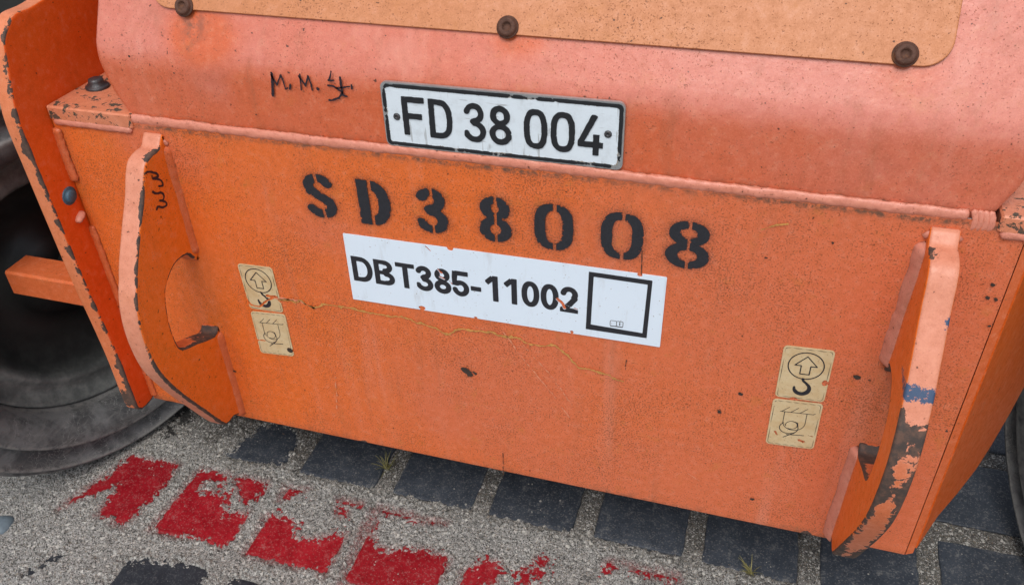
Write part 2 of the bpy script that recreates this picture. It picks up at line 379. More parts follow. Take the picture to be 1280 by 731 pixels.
def plate2d(name, outline, x0, x1, mats, parent, wear=None, step=.006, bev=.003, edges=7, smooth=True, extra=None, label=None):
    """a thick plate lying in a plane of constant X; outline = (y, z) loop. mats = (face, rim). wear(x,y,z,onrim)->0..1"""
    O = resample(outline, step, True, smooth); n = len(O)
    area = .5 * np.sum(O[:, 0] * np.roll(O[:, 1], -1) - np.roll(O[:, 0], -1) * O[:, 1])
    if area < 0: O = O[::-1]
    T = np.roll(O, -1, 0) - np.roll(O, 1, 0); T /= np.linalg.norm(T, axis=1)[:, None] + 1e-9
    N = np.stack([T[:, 1], -T[:, 0]], 1)            # outward
    xs = []; ins = []
    for q in (.0065,): xs.append(x0); ins.append(q)
    xs += [x0, x0 + bev * .3, x0 + bev]; ins += [bev, bev * .3, 0]
    for k in range(1, edges): xs.append(x0 + bev + (x1 - x0 - 2 * bev) * k / edges); ins.append(0)
    xs += [x1 - bev, x1 - bev * .3, x1]; ins += [0, bev * .3, bev]
    for q in (.0065,): xs.append(x1); ins.append(q)
    v = []; rim = []
    for x, q in zip(xs, ins):
        for k in range(n):
            p = O[k] - N[k] * q; v.append((x, p[0], p[1])); rim.append(q <= bev)
    f = [tuple(q[::-1]) for q in grid(n, len(xs), 0, True)]
    fm = []; sm = [True] * len(f)
    for j in range(len(xs) - 1):
        onrim = ins[j] <= bev * .31 and ins[j + 1] <= bev * .31
        fm += [1 if onrim else 0] * n
    L = len(xs)
    tri = tessellate_polygon([[Vector((v[k][1], v[k][2], 0)) for k in range(n)]])
    for t in tri:
        f.append(tuple(t)); f.append(tuple(i + (L - 1) * n for i in t[::-1])); fm += [0, 0]; sm += [True, True]
    V = np.array(v); at = {}
    if wear is not None: at['wear'] = wear(V[:, 0], V[:, 1], V[:, 2], np.array(rim))
    if extra: at.update({k: fn(V[:, 0], V[:, 1], V[:, 2]) for k, fn in extra.items()})
    # orient outward
    return obj(name, V, f, None, parent, mats=list(mats), fm=fm, sm=sm, attrs=at, label=label)

# ------------------------------------------------------------------ flat print: filled shapes cut by marching squares from distance fields
def d_seg(u, v, a, b):
    a = np.array(a, float); b = np.array(b, float); d = b - a; L = d @ d + 1e-12
    t = np.clip(((u - a[0]) * d[0] + (v - a[1]) * d[1]) / L, 0, 1)
    return np.hypot(u - a[0] - t * d[0], v - a[1] - t * d[1])
def d_poly(u, v, pts, w): 
    d = np.full(u.shape, 1e9)
    for a, b in zip(pts[:-1], pts[1:]): d = np.minimum(d, d_seg(u, v, a, b))
    return d - w / 2
def d_line(u, v, a, b, w):
    a = np.array(a, float); b = np.array(b, float); L = np.linalg.norm(b - a); t = (b - a) / L
    x = (u - a[0]) * t[0] + (v - a[1]) * t[1] - L / 2; y = -(u - a[0]) * t[1] + (v - a[1]) * t[0]
    return np.maximum(abs(x) - L / 2, abs(y) - w / 2)
def d_box(u, v, x0, y0, x1, y1, r=0.):
    qx = abs(u - (x0 + x1) / 2) - (x1 - x0) / 2 + r; qy = abs(v - (y0 + y1) / 2) - (y1 - y0) / 2 + r
    return np.hypot(np.maximum(qx, 0), np.maximum(qy, 0)) + np.minimum(np.maximum(qx, qy), 0) - r
def arc(cx, cy, rx, ry, a0, a1, n=28, e=2.):
    o = []
    for k in range(n + 1):
        a = math.radians(a0 + (a1 - a0) * k / n); c, s = math.cos(a), math.sin(a)
        o.append((cx + rx * math.copysign(abs(c) ** (2 / e), c), cy + ry * math.copysign(abs(s) ** (2 / e), s)))
    return o
def d_filled(u, v, pts):
    """signed distance to a closed polygon"""
    d = np.full(u.shape, 1e9); ins = np.zeros(u.shape, bool); n = len(pts)
    for i in range(n):
        a, b = pts[i], pts[(i + 1) % n]; d = np.minimum(d, d_seg(u, v, a, b))
        c = ((a[1] > v) != (b[1] > v)); den = (b[1] - a[1]) if abs(b[1] - a[1]) > 1e-12 else 1e-12
        ins ^= c & (u < (b[0] - a[0]) * (v - a[1]) / den + a[0])
    return np.where(ins, -d, d)
def march(fn, u0, u1, v0, v1, res):
    us = np.arange(u0, u1 + res, res); vs = np.arange(v0, v1 + res, res); U, V = np.meshgrid(us, vs)
    D = fn(U, V); idx = {}; verts = []; faces = []; cont = []
    def gv(key, p):
        if key not in idx: idx[key] = len(verts); verts.append(p)
        return idx[key]
    nj, ni = D.shape; In = D < 0
    act = In[:-1, :-1] | In[1:, :-1] | In[:-1, 1:] | In[1:, 1:]
    for j, i in zip(*np.nonzero(act)):
        cs = ((j, i), (j, i + 1), (j + 1, i + 1), (j + 1, i)); poly = []; tag = []
        for k in range(4):
            a, b = cs[k], cs[(k + 1) % 4]; da, db = D[a], D[b]
            if da < 0: poly.append(gv(a, (us[a[1]], vs[a[0]]))); tag.append(0)
            if (da < 0) != (db < 0):
                t = da / (da - db); key = (a, b) if a < b else (b, a)
                poly.append(gv(key, (us[a[1]] + t * (us[b[1]] - us[a[1]]), vs[a[0]] + t * (vs[b[0]] - vs[a[0]])))); tag.append(1 if da < 0 else 2)
        if len(poly) >= 3:
            faces.append(tuple(poly))
            for k in range(len(poly)):
                if tag[k] == 1 and tag[(k + 1) % len(poly)] == 2: cont.append((poly[k], poly[(k + 1) % len(poly)]))
    return np.array(verts), faces, cont
def printed(name, fn, box, res, place, mat, parent, h=.0004, thick=.0, **kw):
    v, f, cont = march(fn, *box, res)
    if not len(f): return None
    V = [place(u, w, h) for u, w in v]; n = len(V); F_ = list(f)
    if thick > 0:
        V += [place(u, w, h - thick) for u, w in v]; F_ += [(b, a, a + n, b + n) for a, b in cont]
    return obj(name, V, F_, mat, parent, **kw)
def on_front(y): return lambda u, v, h: (u, y - h, v)      # print on a wall facing -Y; u = X, v = Z

def glyph(ch, w, t, style='din'):
    """list of distance functions in a box w wide and 1 tall"""
    h = t / 2; e = 2.5 if style == 'din' else 2.15
    P = []
    B = lambda *a: P.append(lambda u, v, a=a: d_box(u, v, *a)); Pl = lambda pts: P.append(lambda u, v, pts=pts: d_poly(u, v, pts, t)); L = lambda a, b: P.append(lambda u, v, a=a, b=b: d_line(u, v, a, b, t))
    if ch == 'F': B(0, 0, t, 1); B(0, 1 - t, w, 1); B(0, .43, w * .86, .43 + t)
    elif ch == 'T': B(w / 2 - h, 0, w / 2 + h, 1); B(0, 1 - t * .9, w, 1)
    elif ch == '-': B(0, .3, w, .3 + t * .95)
    elif ch == 'D':
        B(0, 0, t, 1); B(0, 1 - t * .95, w * .5, 1); B(0, 0, w * .5, t * .95); Pl(arc(w * .45, .5, w * .55 - h, .5 - h, -90, 90, e=e))
    elif ch == 'B':
        B(0, 0, t, 1); B(0, 1 - t * .9, w * .55, 1); B(0, 0, w * .6, t * .9); B(0, .5 - h * .8, w * .6, .5 + h * .8)
        Pl(arc(w * .55, .745, w * .38 - h, .245 - h * .9, -90, 90)); Pl(arc(w * .58, .27, w * .42 - h, .26 - h * .9, -90, 90))
    elif ch == '0': Pl(arc(w / 2, .5, w / 2 - h, .5 - h, 0, 360, 48, 2.7 if style == 'din' else 2.2 if style == 'bold' else 2.8))
    elif ch == '8':
        Pl(arc(w / 2, .74, w * .45 - h, .26 - h, 0, 360, 36)); Pl(arc(w / 2, .275, w / 2 - h, .275 - h, 0, 360, 36))
    elif ch == '3':
        Pl(arc(w * .47, .74, w * .46 - h, .26 - h, 165, -85)); Pl(arc(w * .47, .28, w * .53 - h, .28 - h, 88, -165)); Pl([(w * .42, .535), (w * .6, .535)])
    elif ch == '4':
        if style == 'din': L((w * .66, 1.0), (h * .7, .27)); B(0, .19, w, .19 + t); B(w * .60, 0, w * .60 + t, .52)
        else: L((w * .66, 1.0), (h, .3)); B(0, .2, w, .2 + t); B(w * .6, 0, w * .6 + t, 1)
    elif ch == '1': B(w * .55, 0, w * .55 + t, 1); L((w * .6, .93), (w * .08, .70))
    elif ch == '2':
        Pl(arc(w * .5, .71, w * .48 - h, .29 - h, 172, -35)); Pl([(w * .86 - h * .3, .56), (w * .5, .30), (h * .9, h * 1.1)]); B(0, 0, w, t * .95)
    elif ch == '5':
        B(w * .18, 1 - t * .95, w * .95, 1); L((w * .2, 1 - h * .2), (w * .1, .42)); Pl(arc(w * .48, .32, w * .5 - h, .32 - h, 125, -165))
    elif ch == 'S':
        Pl(arc(w * .5, .735, w * .48 - h, .265 - h, 25, 232)); Pl(arc(w * .5, .27, w * .5 - h, .27 - h, 52, -155)); Pl([(w * .23, .60), (w * .78, .40)])
    def fn(u, v):
        d = P[0](u, v)
        for p in P[1:]: d = np.minimum(d, p(u, v))
        return np.maximum(d, d_box(u, v, 0, 0, w, 1))
    return fn
def place_glyph(ch, x0, x1, z0, z1, t, style, wobble=0., wn=60, seed=0, stencil=None, slant=0.):
    H = z1 - z0; w = (x1 - x0) / H; K = 1.38 if style == 'stencil' and ch in '380' else 1.15 if style == 'stencil' else 1.; g = glyph(ch, w / K, t, style)
    def fn(u, v):
        a = (u - x0 - slant * (v - z0)) / H; b = (v - z0) / H; d = g(a / K, b) * H
        if stencil: d = np.maximum(d, -stencil(a, b, w) * H)
        if wobble: d = d + wobble * 2 * fbm(u, v, wn, 3, seed)
        return d
    return fn

# ================================================================== THE GROUND
PX, PY = .2165, .2245; PW = .178; X0, Y0 = .019, .066       # paver grid, edges of the row in front of the wheels
def G(pts): return [tuple(onZ(px, py)[:2]) for px, py in pts]
c1 = lambda pts: [(160 + x / 2.9125, 480 + y / 2.9125) for x, y in pts]
c2 = lambda pts: [(520 + x / 2.9125, 480 + y / 2.9125) for x, y in pts]
bare = [G([(164, 569), (223, 581), (207, 604), (164, 650), (157, 658), (141, 655), (146, 647), (121, 646), (148, 607), (100, 625), (74, 636), (108, 609), (144, 587)]),
        G([(251, 587), (285, 594), (280, 605), (262, 602), (248, 612), (258, 620), (272, 614), (284, 622), (278, 632), (282, 645), (311, 638), (292, 672), (277, 684), (262, 675), (184, 665)]),
        G([(290, 600), (300, 597), (335, 604), (328, 614), (308, 628), (296, 616)]),
        G([(355, 608), (387, 614), (372, 618), (349, 624)]), G([(424, 624), (454, 629), (448, 633), (430, 630)]), G([(422, 636), (430, 637), (432, 644), (420, 644)]),
        G([(333, 645), (342, 641), (359, 652), (369, 662), (369, 672), (387, 677), (407, 672), (435, 667), (416, 700), (405, 720), (393, 708), (373, 707), (352, 703), (306, 691)]),
        G([(462, 640), (471, 637), (466, 668), (472, 684), (503, 688), (530, 684), (562, 698), (545, 740), (420, 740)]), G([(474, 634), (520, 647), (560, 655), (520, 653), (474, 641)]),
        G([(578, 717), (599, 705), (623, 705), (620, 728), (576, 728)]), G([(655, 713), (670, 709), (676, 717), (668, 722)]), G([(674, 700), (683, 701), (681, 707), (674, 706)]),
        G([(757, 703), (768, 700), (770, 711), (758, 711)]), G([(779, 704), (812, 713), (846, 718), (846, 726), (822, 722), (790, 712)]), G([(645, 722), (660, 718), (662, 730), (648, 730)]),
        G([(150, 707), (172, 699), (215, 702), (258, 708), (259, 716), (250, 740), (130, 740)]), G([(30, 720), (50, 704), (68, 693), (83, 695), (66, 701), (44, 714)]), G([(286, 722), (330, 718), (360, 740), (286, 740)]),
        G(c1([(470, 150), (640, 160), (600, 285), (548, 303), (430, 288), (355, 285), (345, 258), (420, 200)]))]
ax = np.arange(-1.66, .80, .0026); ay = np.arange(-.46, .60, .0026); GX, GY = np.meshgrid(ax, ay)
wx = GX + .018 * fbm(GX, GY, 18, 3, 5) ; wy = GY + .018 * fbm(GX, GY, 18, 3, 9)
d = np.full(GX.shape, 1.)
for pg in bare:
    b = np.array(pg); lo = b.min(0) - .06; hi = b.max(0) + .06
    m = (GX > lo[0]) & (GX < hi[0]) & (GY > lo[1]) & (GY < hi[1])
    d[m] = np.minimum(d[m], d_filled(wx[m], wy[m], pg))
# the row of dark pavers is swept clean, and so is everything behind it, right of the damp corner
m = (GX > -.862) & (GY > -.02); d[m] = np.minimum(d[m], (Y0 - .008) - GY[m] + .010 * fbm(GX[m], GY[m], 30, 4, 3))
m = (GX <= -.862) & (GY > .0); d[m] = np.minimum(d[m], np.maximum((Y0 + .17) - GY[m], GX[m] * 0 - .02) + .02 * fbm(GX[m], GY[m], 14, 3, 3))
fx = np.mod(GX - X0, PX); fy = np.mod(GY - Y0, PY)
jx = np.minimum(np.maximum(fx - PW, 0), np.maximum(PX - fx, 0)); joint = np.maximum((fx > PW), (fy > PW))
fine = fbm(GX, GY, 190, 2, 2, .9); midn = fbm(GX, GY, 45, 4, 4, .7)
d = d + .016 * midn
a_ = -.0062 + .0100 * sstep(-.020, .012, d)
Hs = a_ + .0190 * fine * np.clip(1.2 - np.abs(d + .004) / .035, .30, 1) + .0035 * midn + .0022 * fbm(GX, GY, 9, 3, 21)
k = sstep(-.02, .012, d)
Hs = np.where(joint & (Hs < -.001), Hs * .4 - .0006 + .002 * fbm(GX, GY, 120, 3, 8), Hs)
cell = lambda a, b: vnoise(a, b, 1, 44)
grime_shade = sstep(.02, .0, abs(GX + 1.0 + .3 * (GY - .1))) * 0
dark_sand = np.where(joint, sstep(.045, .11, GY) * .95, sstep(.02, .20, GY) * .8)  # damp joints; the sand beside them darkens towards the back
dark_sand = np.maximum(dark_sand, sstep(-.86, -1.05, GX) * sstep(.05, .16, GY) * .9)  # damp left corner
sm_ = np.zeros(GX.shape)
for (px, py, rad, am) in ((212, 540, .035, .62), (232, 520, .05, .62), (190, 556, .03, .5), (300, 556, .03, .42), (415, 640, .03, .34), (322, 628, .02, .3), (350, 545, .04, .3), (318, 645, .014, .4), (430, 690, .016, .42), (595, 630, .02, .38), (320, 700, .012, .3), (540, 640, .02, .25)):
    g = onZ(px, py); sm_ = np.maximum(sm_, am * np.exp(-((GX - g[0]) ** 2 + (GY - g[1]) ** 2) / (2 * rad * rad)))
redtint = np.zeros(GX.shape)
for pg in bare[:14]:
    b = np.array(pg); lo = b.min(0) - .05; hi = b.max(0) + .05; m = (GX > lo[0]) & (GX < hi[0]) & (GY > lo[1]) & (GY < hi[1])
    redtint[m] = np.maximum(redtint[m], .55 * sstep(.016, -.004, d_filled(wx[m], wy[m], pg)))
ground = obj('ground', np.stack([GX, GY, Hs], -1).reshape(-1, 3), npgrid(len(ax), len(ay)), 'sand', None, smooth=True,
             attrs={'dark_sand': dark_sand.ravel(), 'wear': sm_.ravel(), 'blue': redtint.ravel()})
ground['kind'] = 'structure'; ground['label'] = 'coarse grey sand swept over the pavers and their joints'; ground.name = 'sand_bed'
far = MB()
x0, x1, y0, y1 = ax[0], ax[-1], ay[0], ay[-1]; q = -.003
for a, b in (((-12, -12), (12, y0 + .01)), ((-12, y1 - .01), (12, 12)), ((-12, y0 + .01), (x0 + .01, y1 - .01)), ((x1 - .01, y0 + .01), (12, y1 - .01))):
    far.add([(a[0], a[1], q), (b[0], a[1], q), (b[0], b[1], q), (a[0], b[1], q)], [(0, 1, 2, 3)])
fo = far.obj('ground', 'sand'); fo['kind'] = 'structure'; fo['label'] = 'sandy ground around the machine'

paving = bpy.data.objects.new('paving', None); link(paving); paving['kind'] = 'structure'; paving['label'] = 'rows of square concrete pavers with wide sand joints'
def paver_mesh(name, mat, seed):
    rs = np.random.RandomState(seed); n = 9; h = PW / 2; v = []; N_ = 5
    ring = []
    for i in range(4 * n):
        s = i / n; sd_ = int(s); t = (s - sd_) * 2 - 1
        p = [(t, -1), (1, t), (-t, 1), (-1, -t)][sd_]; ring.append(p)
    jit = rs.uniform(-.0022, .0012, len(ring))
    V = []
    for (r, z) in ((h, -.05), (h, -.003), (h - .0018, -.0008), (h - .006, 0)):
        for (a, b), j in zip(ring, jit):
            m_ = (r + j) ; V.append((a * m_ * (1 - .012 * (abs(a * b) > .9)), b * m_ * (1 - .012 * (abs(a * b) > .9)), z))
    nr = len(ring); f = grid(nr, 4, 0, True); f.append(tuple(range(3 * nr, 4 * nr)))
    me = bpy.data.meshes.new(name); me.from_pydata(V, [], f); me.materials.append(MAT[mat]); return me
pm = {k: [paver_mesh('paver', k, s) for s in range(3)] for k in ('paver_dark', 'paver_black', 'paver_red')}
for j in range(-2, 3):
    for i in range(-8, 4):
        cx = X0 + i * PX + PW / 2; cy = Y0 + j * PY + PW / 2
        kind = 'paver_red' if j == -1 and i < 1 else ('paver_black' if j == -2 else 'paver_dark')
        o = bpy.data.objects.new('paver', pm[kind][(i * 7 + j * 3) % 3]); o.location = (cx + random.uniform(-.002, .002), cy + random.uniform(-.002, .002), random.uniform(-.0012, .0012))
        o.rotation_euler = (random.uniform(-.004, .004), random.uniform(-.004, .004), random.uniform(-.008, .008)); link(o, paving)

# loose pebbles on the sand
mb = MB(); rs = np.random.RandomState(5)
for k in range(600):
    x = rs.uniform(-1.45, .6); y = rs.uniform(-.42, .35); r = rs.uniform(.0009, .0020) * (1.6 if rs.rand() < .06 else 1)
    ii = int((x - ax[0]) / .0026); jj = int((y - ay[0]) / .0026); z = max(Hs[jj, ii], 0)
    n = 6; v = [(x + r * rs.uniform(.7, 1.2) * math.cos(6.28 * i / n), y + r * rs.uniform(.7, 1.2) * math.sin(6.28 * i / n), z) for i in range(n)] + [(x, y, z + r * .9)]
    mb.add(v, [(i, (i + 1) % n, n) for i in range(n)], True)
MAT['peb'] = simple('pale_pebble', (.34, .33, .30), .8, 0, .6, 90, .2)
pb = mb.obj('pebbles', 'peb'); pb['kind'] = 'stuff'; pb['label'] = 'tiny pale pebbles scattered over the sand and pavers'; pb['category'] = 'gravel'

def tuft(px, py, n, ln, label, seed):
    g = onZ(px, py); rs = np.random.RandomState(seed); mb = MB()
    for k in range(n):
        a = rs.uniform(0, 6.28); L = ln * rs.uniform(.5, 1.1); w = .0011; lean = rs.uniform(.5, 1.2); v = []
        dx, dy = math.cos(a), math.sin(a); bx, by = rs.uniform(-.006, .006, 2)
        for i in range(6):
            t = i / 5; r = L * math.sin(lean * t) ; z = L * (1 - .35 * t * lean) * math.sin(t * 1.3) * math.cos(lean * .75)
            ww = w * (1 - t * .85); c = (g[0] + bx + dx * r, g[1] + by + dy * r, .001 + max(z, 0))
            v += [(c[0] - dy * ww, c[1] + dx * ww, c[2]), (c[0] + dy * ww, c[1] - dx * ww, c[2] + .0003)]
        mb.add(v, [(2 * i, 2 * i + 1, 2 * i + 3, 2 * i + 2) for i in range(5)], True)
    o = mb.obj('grass_tuft', 'grass'); o['label'] = label; o['category'] = 'grass'; o['group'] = 'small grass tufts in the paving joints'
tuft(485, 585, 26, .042, 'small yellow-green grass tuft in the paving joint below the left half of the panel', 1)
tuft(938, 716, 24, .036, 'small dry straw-coloured grass tuft beside dark pavers, at the bottom edge right of centre', 2)
g = onZ(4, 658); mb = MB(); prof = [(.0, .014), (.012, .013), (.022, .009), (.027, .002), (.026, -.004)]
mb.cyl((g[0] - .004, g[1], 0), (0, 0, 1), 1, 1, 18, prof[::-1]); mb.v = [(x * 1 + .004 * math.sin(90 * y), y + .3 * (x - g[0]) * .3, z) for x, y, z in mb.v]
st = mb.obj('stone', 'stone'); st['label'] = 'small blue-grey stone half sunk in the sand at the far left'; st['category'] = 'stone'

# ================================================================== THE MACHINE
root = bpy.data.objects.new('orange_work_machine', None); link(root); root.location = (-.345, .7, 0)
root['label'] = 'orange work machine with weathered front panel, number plate, stickers and two lifting lugs'; root['category'] = 'machine'
SEAM = .843; BOT = .216
# ---- stencil glyph layout (X from, X to), height .7135-.7885
ST = [('S', -.657, -.6035), ('D', -.5655, -.5125), ('3', -.4705, -.4205), ('8', -.3725, -.3225), ('0', -.2885, -.2305), ('0', -.1915, -.1305), ('8', -.0995, -.0385)]
def gap(kind):
    if kind == 'D': return lambda a, b, w: abs(a - .40 * w) - .035 + 0 * b
    if kind == 'S': return lambda a, b, w: np.where((b > .70) | (b < .30), abs(a - (.55 if False else .5) * w + (b - .5) * .10) - .032, .2)
    if kind == '3': return lambda a, b, w: np.where((b > .68) | (b < .32), abs(a - .50 * w) - .030, .2)
    if kind == '8': return lambda a, b, w: abs(a - .51 * w) - .026 + 0 * b
    return lambda a, b, w: np.where((b > .66) | (b < .34), abs(a - .52 * w) - .030, .2)
def stencil_fn(k, wob=True):
    ch, a, b = ST[k]; slant = 0
    return place_glyph(ch, a, b, .7125, .7895, {'S': .195, '3': .165, '8': .155, 'D': .22, '0': .155}[ch], 'stencil', .0007 if wob else 0, 75, 30 + k, gap(ch))
# ---- front panel
xs = np.arange(-1.098, .3301, .0034); zs = np.arange(BOT, SEAM + .0001, .0034); XX, ZZ = np.meshgrid(xs, zs)
wav = .0016 * fbm(XX, ZZ, 4, 3, 77)
Y = wav * 1.
fade_sheen = .42 + .45 * sstep(-.75, .15, XX) - .35 * sstep(-.70, -.95, XX)
def blob(px, py, r, a, asp=1.): 
    p = onY(px, py); return a * np.exp(-(((XX - p[0]) / asp) ** 2 + (ZZ - p[2]) ** 2) / (2 * r * r))
for t in ((600, 500, .06, .5, 1.3), (560, 520, .04, .4, 1), (640, 450, .05, .3, 1.5), (320, 470, .07, -.5, 1), (540, 250, .10, -.35, 1.6), (480, 600, .05, .3, 2), (900, 620, .06, .35, 2.5), (700, 590, .04, .25, 3), (420, 290, .03, .4, 2), (330, 490, .04, -.5, 1),
          (1090, 300, .06, .4, 1), (1100, 600, .05, .3, 1), (1030, 420, .1, .25, 1), (180, 175, .03, .9, 1.2), (230, 195, .03, .5, 1.2)): fade_sheen = fade_sheen + blob(*t)
spray = np.zeros(XX.shape)
for k2 in range(7):
    ch, a, b = ST[k2]; m = (XX > a - .03) & (XX < b + .03) & (ZZ > .69) & (ZZ < .81)
    dd = stencil_fn(k2, False)(XX[m], ZZ[m]); spray[m] = np.maximum(spray[m], .55 * np.exp(-np.maximum(dd, 0) / .0042))
grime_shade = .55 * sstep(BOT + .022, BOT, ZZ) * (.3 + fbm(XX, ZZ, 10, 3, 4)) * 2 + .30 * sstep(SEAM - .030, SEAM, ZZ) + (.9 + 1.6 * fbm(XX, ZZ, 9, 3, 66)) * np.exp(-((ZZ - (SEAM - .0090)) / .0032) ** 2)  # under the weld: dirt and the bead's shadow line, both painted in
grime_shade += blob(250, 350, .05, .0)
wearp = .40 * sstep(BOT + .008, BOT, ZZ)
for (px, py, r, a) in ((1008, 665, .006, .6), (545, 577, .006, .55), (650, 588, .004, .6), (455, 552, .005, .5), (1212, 500, .006, .5), (1185, 540, .007, .55), (1250, 330, .006, .55), (1262, 372, .004, .6), (1240, 405, .004, .55), (1050, 395, .003, .55), (1156, 606, .012, .42)):
    p = onY(px, py); wearp = wearp + a * np.exp(-((XX - p[0]) ** 2 + (ZZ - p[2]) ** 2) / (2 * r * r))
nx, nz = len(xs), len(zs); V = list(np.stack([XX, Y, ZZ], -1).reshape(-1, 3))
F_ = npgrid(nx, nz).tolist(); att = [fade_sheen.ravel(), spray.ravel(), grime_shade.ravel(), wearp.ravel()]
# thickness, with a soft arris along the bottom, and return edges
base = len(V); low_ = [(x, y + .0015, BOT - .0015) for x, y in zip(xs, Y[0])] + [(x, .012, BOT - .0015) for x in xs]
V += [np.array(p) for p in low_]; F_ += [[base + i, base + i + 1, i + 1, i] for i in range(nx - 1)] + [[base + nx + i, base + nx + i + 1, base + i + 1, base + i] for i in range(nx - 1)]
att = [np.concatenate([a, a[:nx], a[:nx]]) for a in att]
panel = obj('front_panel', V, F_, 'panel', root, smooth=True, attrs=dict(zip(('fade_sheen', 'spray', 'grime_shade', 'wear'), att)))
panel['label'] = 'flat orange front panel peppered with rust specks'
# bar behind the lower lip
mb = MB(); mb.box((-1.09, .014, BOT - .001), (.33, .10, BOT + .03), .002); mb.obj('bottom_flange', 'fresh', root)

# ---- upper body: vertical face bending back at the top
prof = [(.007, SEAM - .004)]; zb = .925
for i in range(1, 12): prof.append((.007, SEAM - .004 + (zb - SEAM + .004) * i / 12))
r_ = .085; tilt = math.radians(30)
for i in range(0, 15): a = tilt * i / 14; prof.append((.007 + r_ * (1 - math.cos(a)), zb + r_ * math.sin(a)))
yb, zz0 = prof[-1]
for i in range(1, 40): s = i * .012; prof.append((yb + s * math.sin(tilt), zz0 + s * math.cos(tilt)))
prof = np.array(prof); nxb = 330; V = []; fd = []; gm = []
edge = [(.839, -.948), (.86, -.957), (.883, -.969), (.905, -.975), (.93, -.979), (.96, -.981), (1.6, -.984)]
ez = np.array(edge)
for (y, z) in prof:
    xl = np.interp(z, ez[:, 0], ez[:, 1]); xr = -.345 * 2 - xl - .0
    xr = .29 + (-xl - .948) * .9 if z < 1.6 else .32
    for i in range(nxb):
        t = i / (nxb - 1); x = xl + (xr - xl) * t
        rd = .012; e = min(x - xl, xr - x); yy = y + (rd - math.sqrt(max(rd * rd - max(rd - e, 0) ** 2, 0))) * .9 if e < rd else y
        V.append((x, yy + .0010 * float(0), z))
V = np.array(V); V[:, 1] += .0018 * fbm(V[:, 0], V[:, 2], 5, 3, 12)
XX, ZZ = V[:, 0], V[:, 2]
fade_sheen = .26 + .58 * sstep(.915, .965, ZZ) + .2 * sstep(-.3, .2, XX) - .15 * np.exp(-((XX + .45) / .25) ** 2)  # paler above the bend: fading and sky sheen, both put into the colour
for t in ((232, 50, .020, -1.6, 1.4), (250, 62, .02, -.8, 1.5), (1130, 105, .02, -.6, 1.6), (636, 62, .014, -.9, 2), (260, 100, .03, .4, 1)): fade_sheen = fade_sheen + blob(*t)
gb = .7 * sstep(SEAM + .02, SEAM - .004, ZZ) + blob(226, 40, .012, .75, 1.3) + blob(226, 58, .012, .45, .6) + blob(1128, 98, .010, .3, 1.6)
ff = npgrid(nxb, len(prof)).tolist()
# side returns
for col, sg in ((0, 1), (nxb - 1, -1)):
    b0 = len(V); ad = [(V[j * nxb + col][0] + sg * .004, V[j * nxb + col][1] + .5, V[j * nxb + col][2]) for j in range(len(prof))]
    V = np.vstack([V, ad]); fade_sheen = np.concatenate([fade_sheen, [.3] * len(ad)]); gb = np.concatenate([gb, [0] * len(ad)])
    for j in range(len(prof) - 1):
        a, b, c, e = j * nxb + col, (j + 1) * nxb + col, b0 + j + 1, b0 + j; ff.append([a, b, c, e] if sg > 0 else [e, c, b, a])
upper = obj('upper_body', V, ff, 'body', root, smooth=True, attrs={'fade_sheen': fade_sheen, 'grime_shade': gb})
upper['label'] = 'upper bodywork bending back above the weld seam, pink from fading and painted sky sheen'

# ---- main weld seam
bead('weld_seam', [(-.950, .0035, SEAM + .001), (-.6, .003, SEAM), (-.3, .003, SEAM + .001), (0, .003, SEAM), (.262, .003, SEAM + .002)], .0078, 'bead', root, ripple=.02, seed=3)
for k2 in range(4):
    bead('weld_stop', [(.268 + k2 * .0062, .003, .824), (.270 + k2 * .0062, .0015, .838), (.266 + k2 * .0062, .005, .853)], .0042, 'bead', root, seed=k2 + 9)

# ---- shelf (left) and its twin (right)
def shelf(xa, xb, sgn):
    mb = MB(); mb.box((min(xa, xb), -.004, .829), (max(xa, xb), .18, .853), .0025)
    mb.obj('corner_shelf', 'shelf', root)
    bead('weld_bead', [(min(xa, xb) + .004, -.001, .827), (max(xa, xb) - .004, -.001, .826)], .0065, 'bead', root, seed=21)
shelf(-1.098, -.940, 1); shelf(.296, .47, -1)
p = onZ(122, 108, .855)
mb = MB(); mb.cyl((p[0], p[1], .8535), (0, 0, 1), .02, .01, 28, [(0, .016), (.008, .016), (.0115, .0145), (.0125, .011), (.0125, .0045), (.0185, .0042), (.0195, .003), (.0195, 0)][::-1]); mb.obj('shelf_bolt', 'grey_bolt', root)

# ---- sloped cover plate with rounded corners
def slope(u, s, h): # u = X, s = distance up the slope from the end of the bend, h = off the sheet
    return (u, yb + s * math.sin(tilt) - h * math.cos(tilt), zz0 + s * math.cos(tilt) + h * math.sin(tilt))
def onSlope(px, py, h=.004):
    nrm = np.array([0, -math.cos(tilt), math.sin(tilt)]); P0 = np.array(slope(0, 0, h)); d_ = ray(px, py); q = CAM + ((P0 - CAM) @ nrm) / (d_ @ nrm) * d_
    return q[0], (q[2] - P0[2]) / math.cos(tilt)
sl = onSlope(340, 19)[1]; sr = onSlope(1100, 81)[1]; s0 = (sl + sr) / 2; xr = onSlope(1199, 25)[0]; xl = onSlope(204, 8)[0] - .022
rc = .032; out = []
for (cx_, cy_, a0) in ((xr - rc, s0 + rc, -90), (xr - rc, s0 + .33 - rc, 0), (xl + rc, s0 + .33 - rc, 90), (xl + rc, s0 + rc, 180)):
    for k2 in range(11): a = math.radians(a0 + 9 * k2); out.append((cx_ + rc * math.cos(a), cy_ + rc * math.sin(a)))
out = np.array(out); n = len(out); ctr = out.mean(0); V = []
for (h, q) in ((.0012, 0), (.0044, 0), (.0052, .0009), (.0054, .0022)):
    for pnt in out: dd = ctr - pnt; dd = dd / np.linalg.norm(dd); V.append(slope(pnt[0] + dd[0] * q, pnt[1] + dd[1] * q, h))
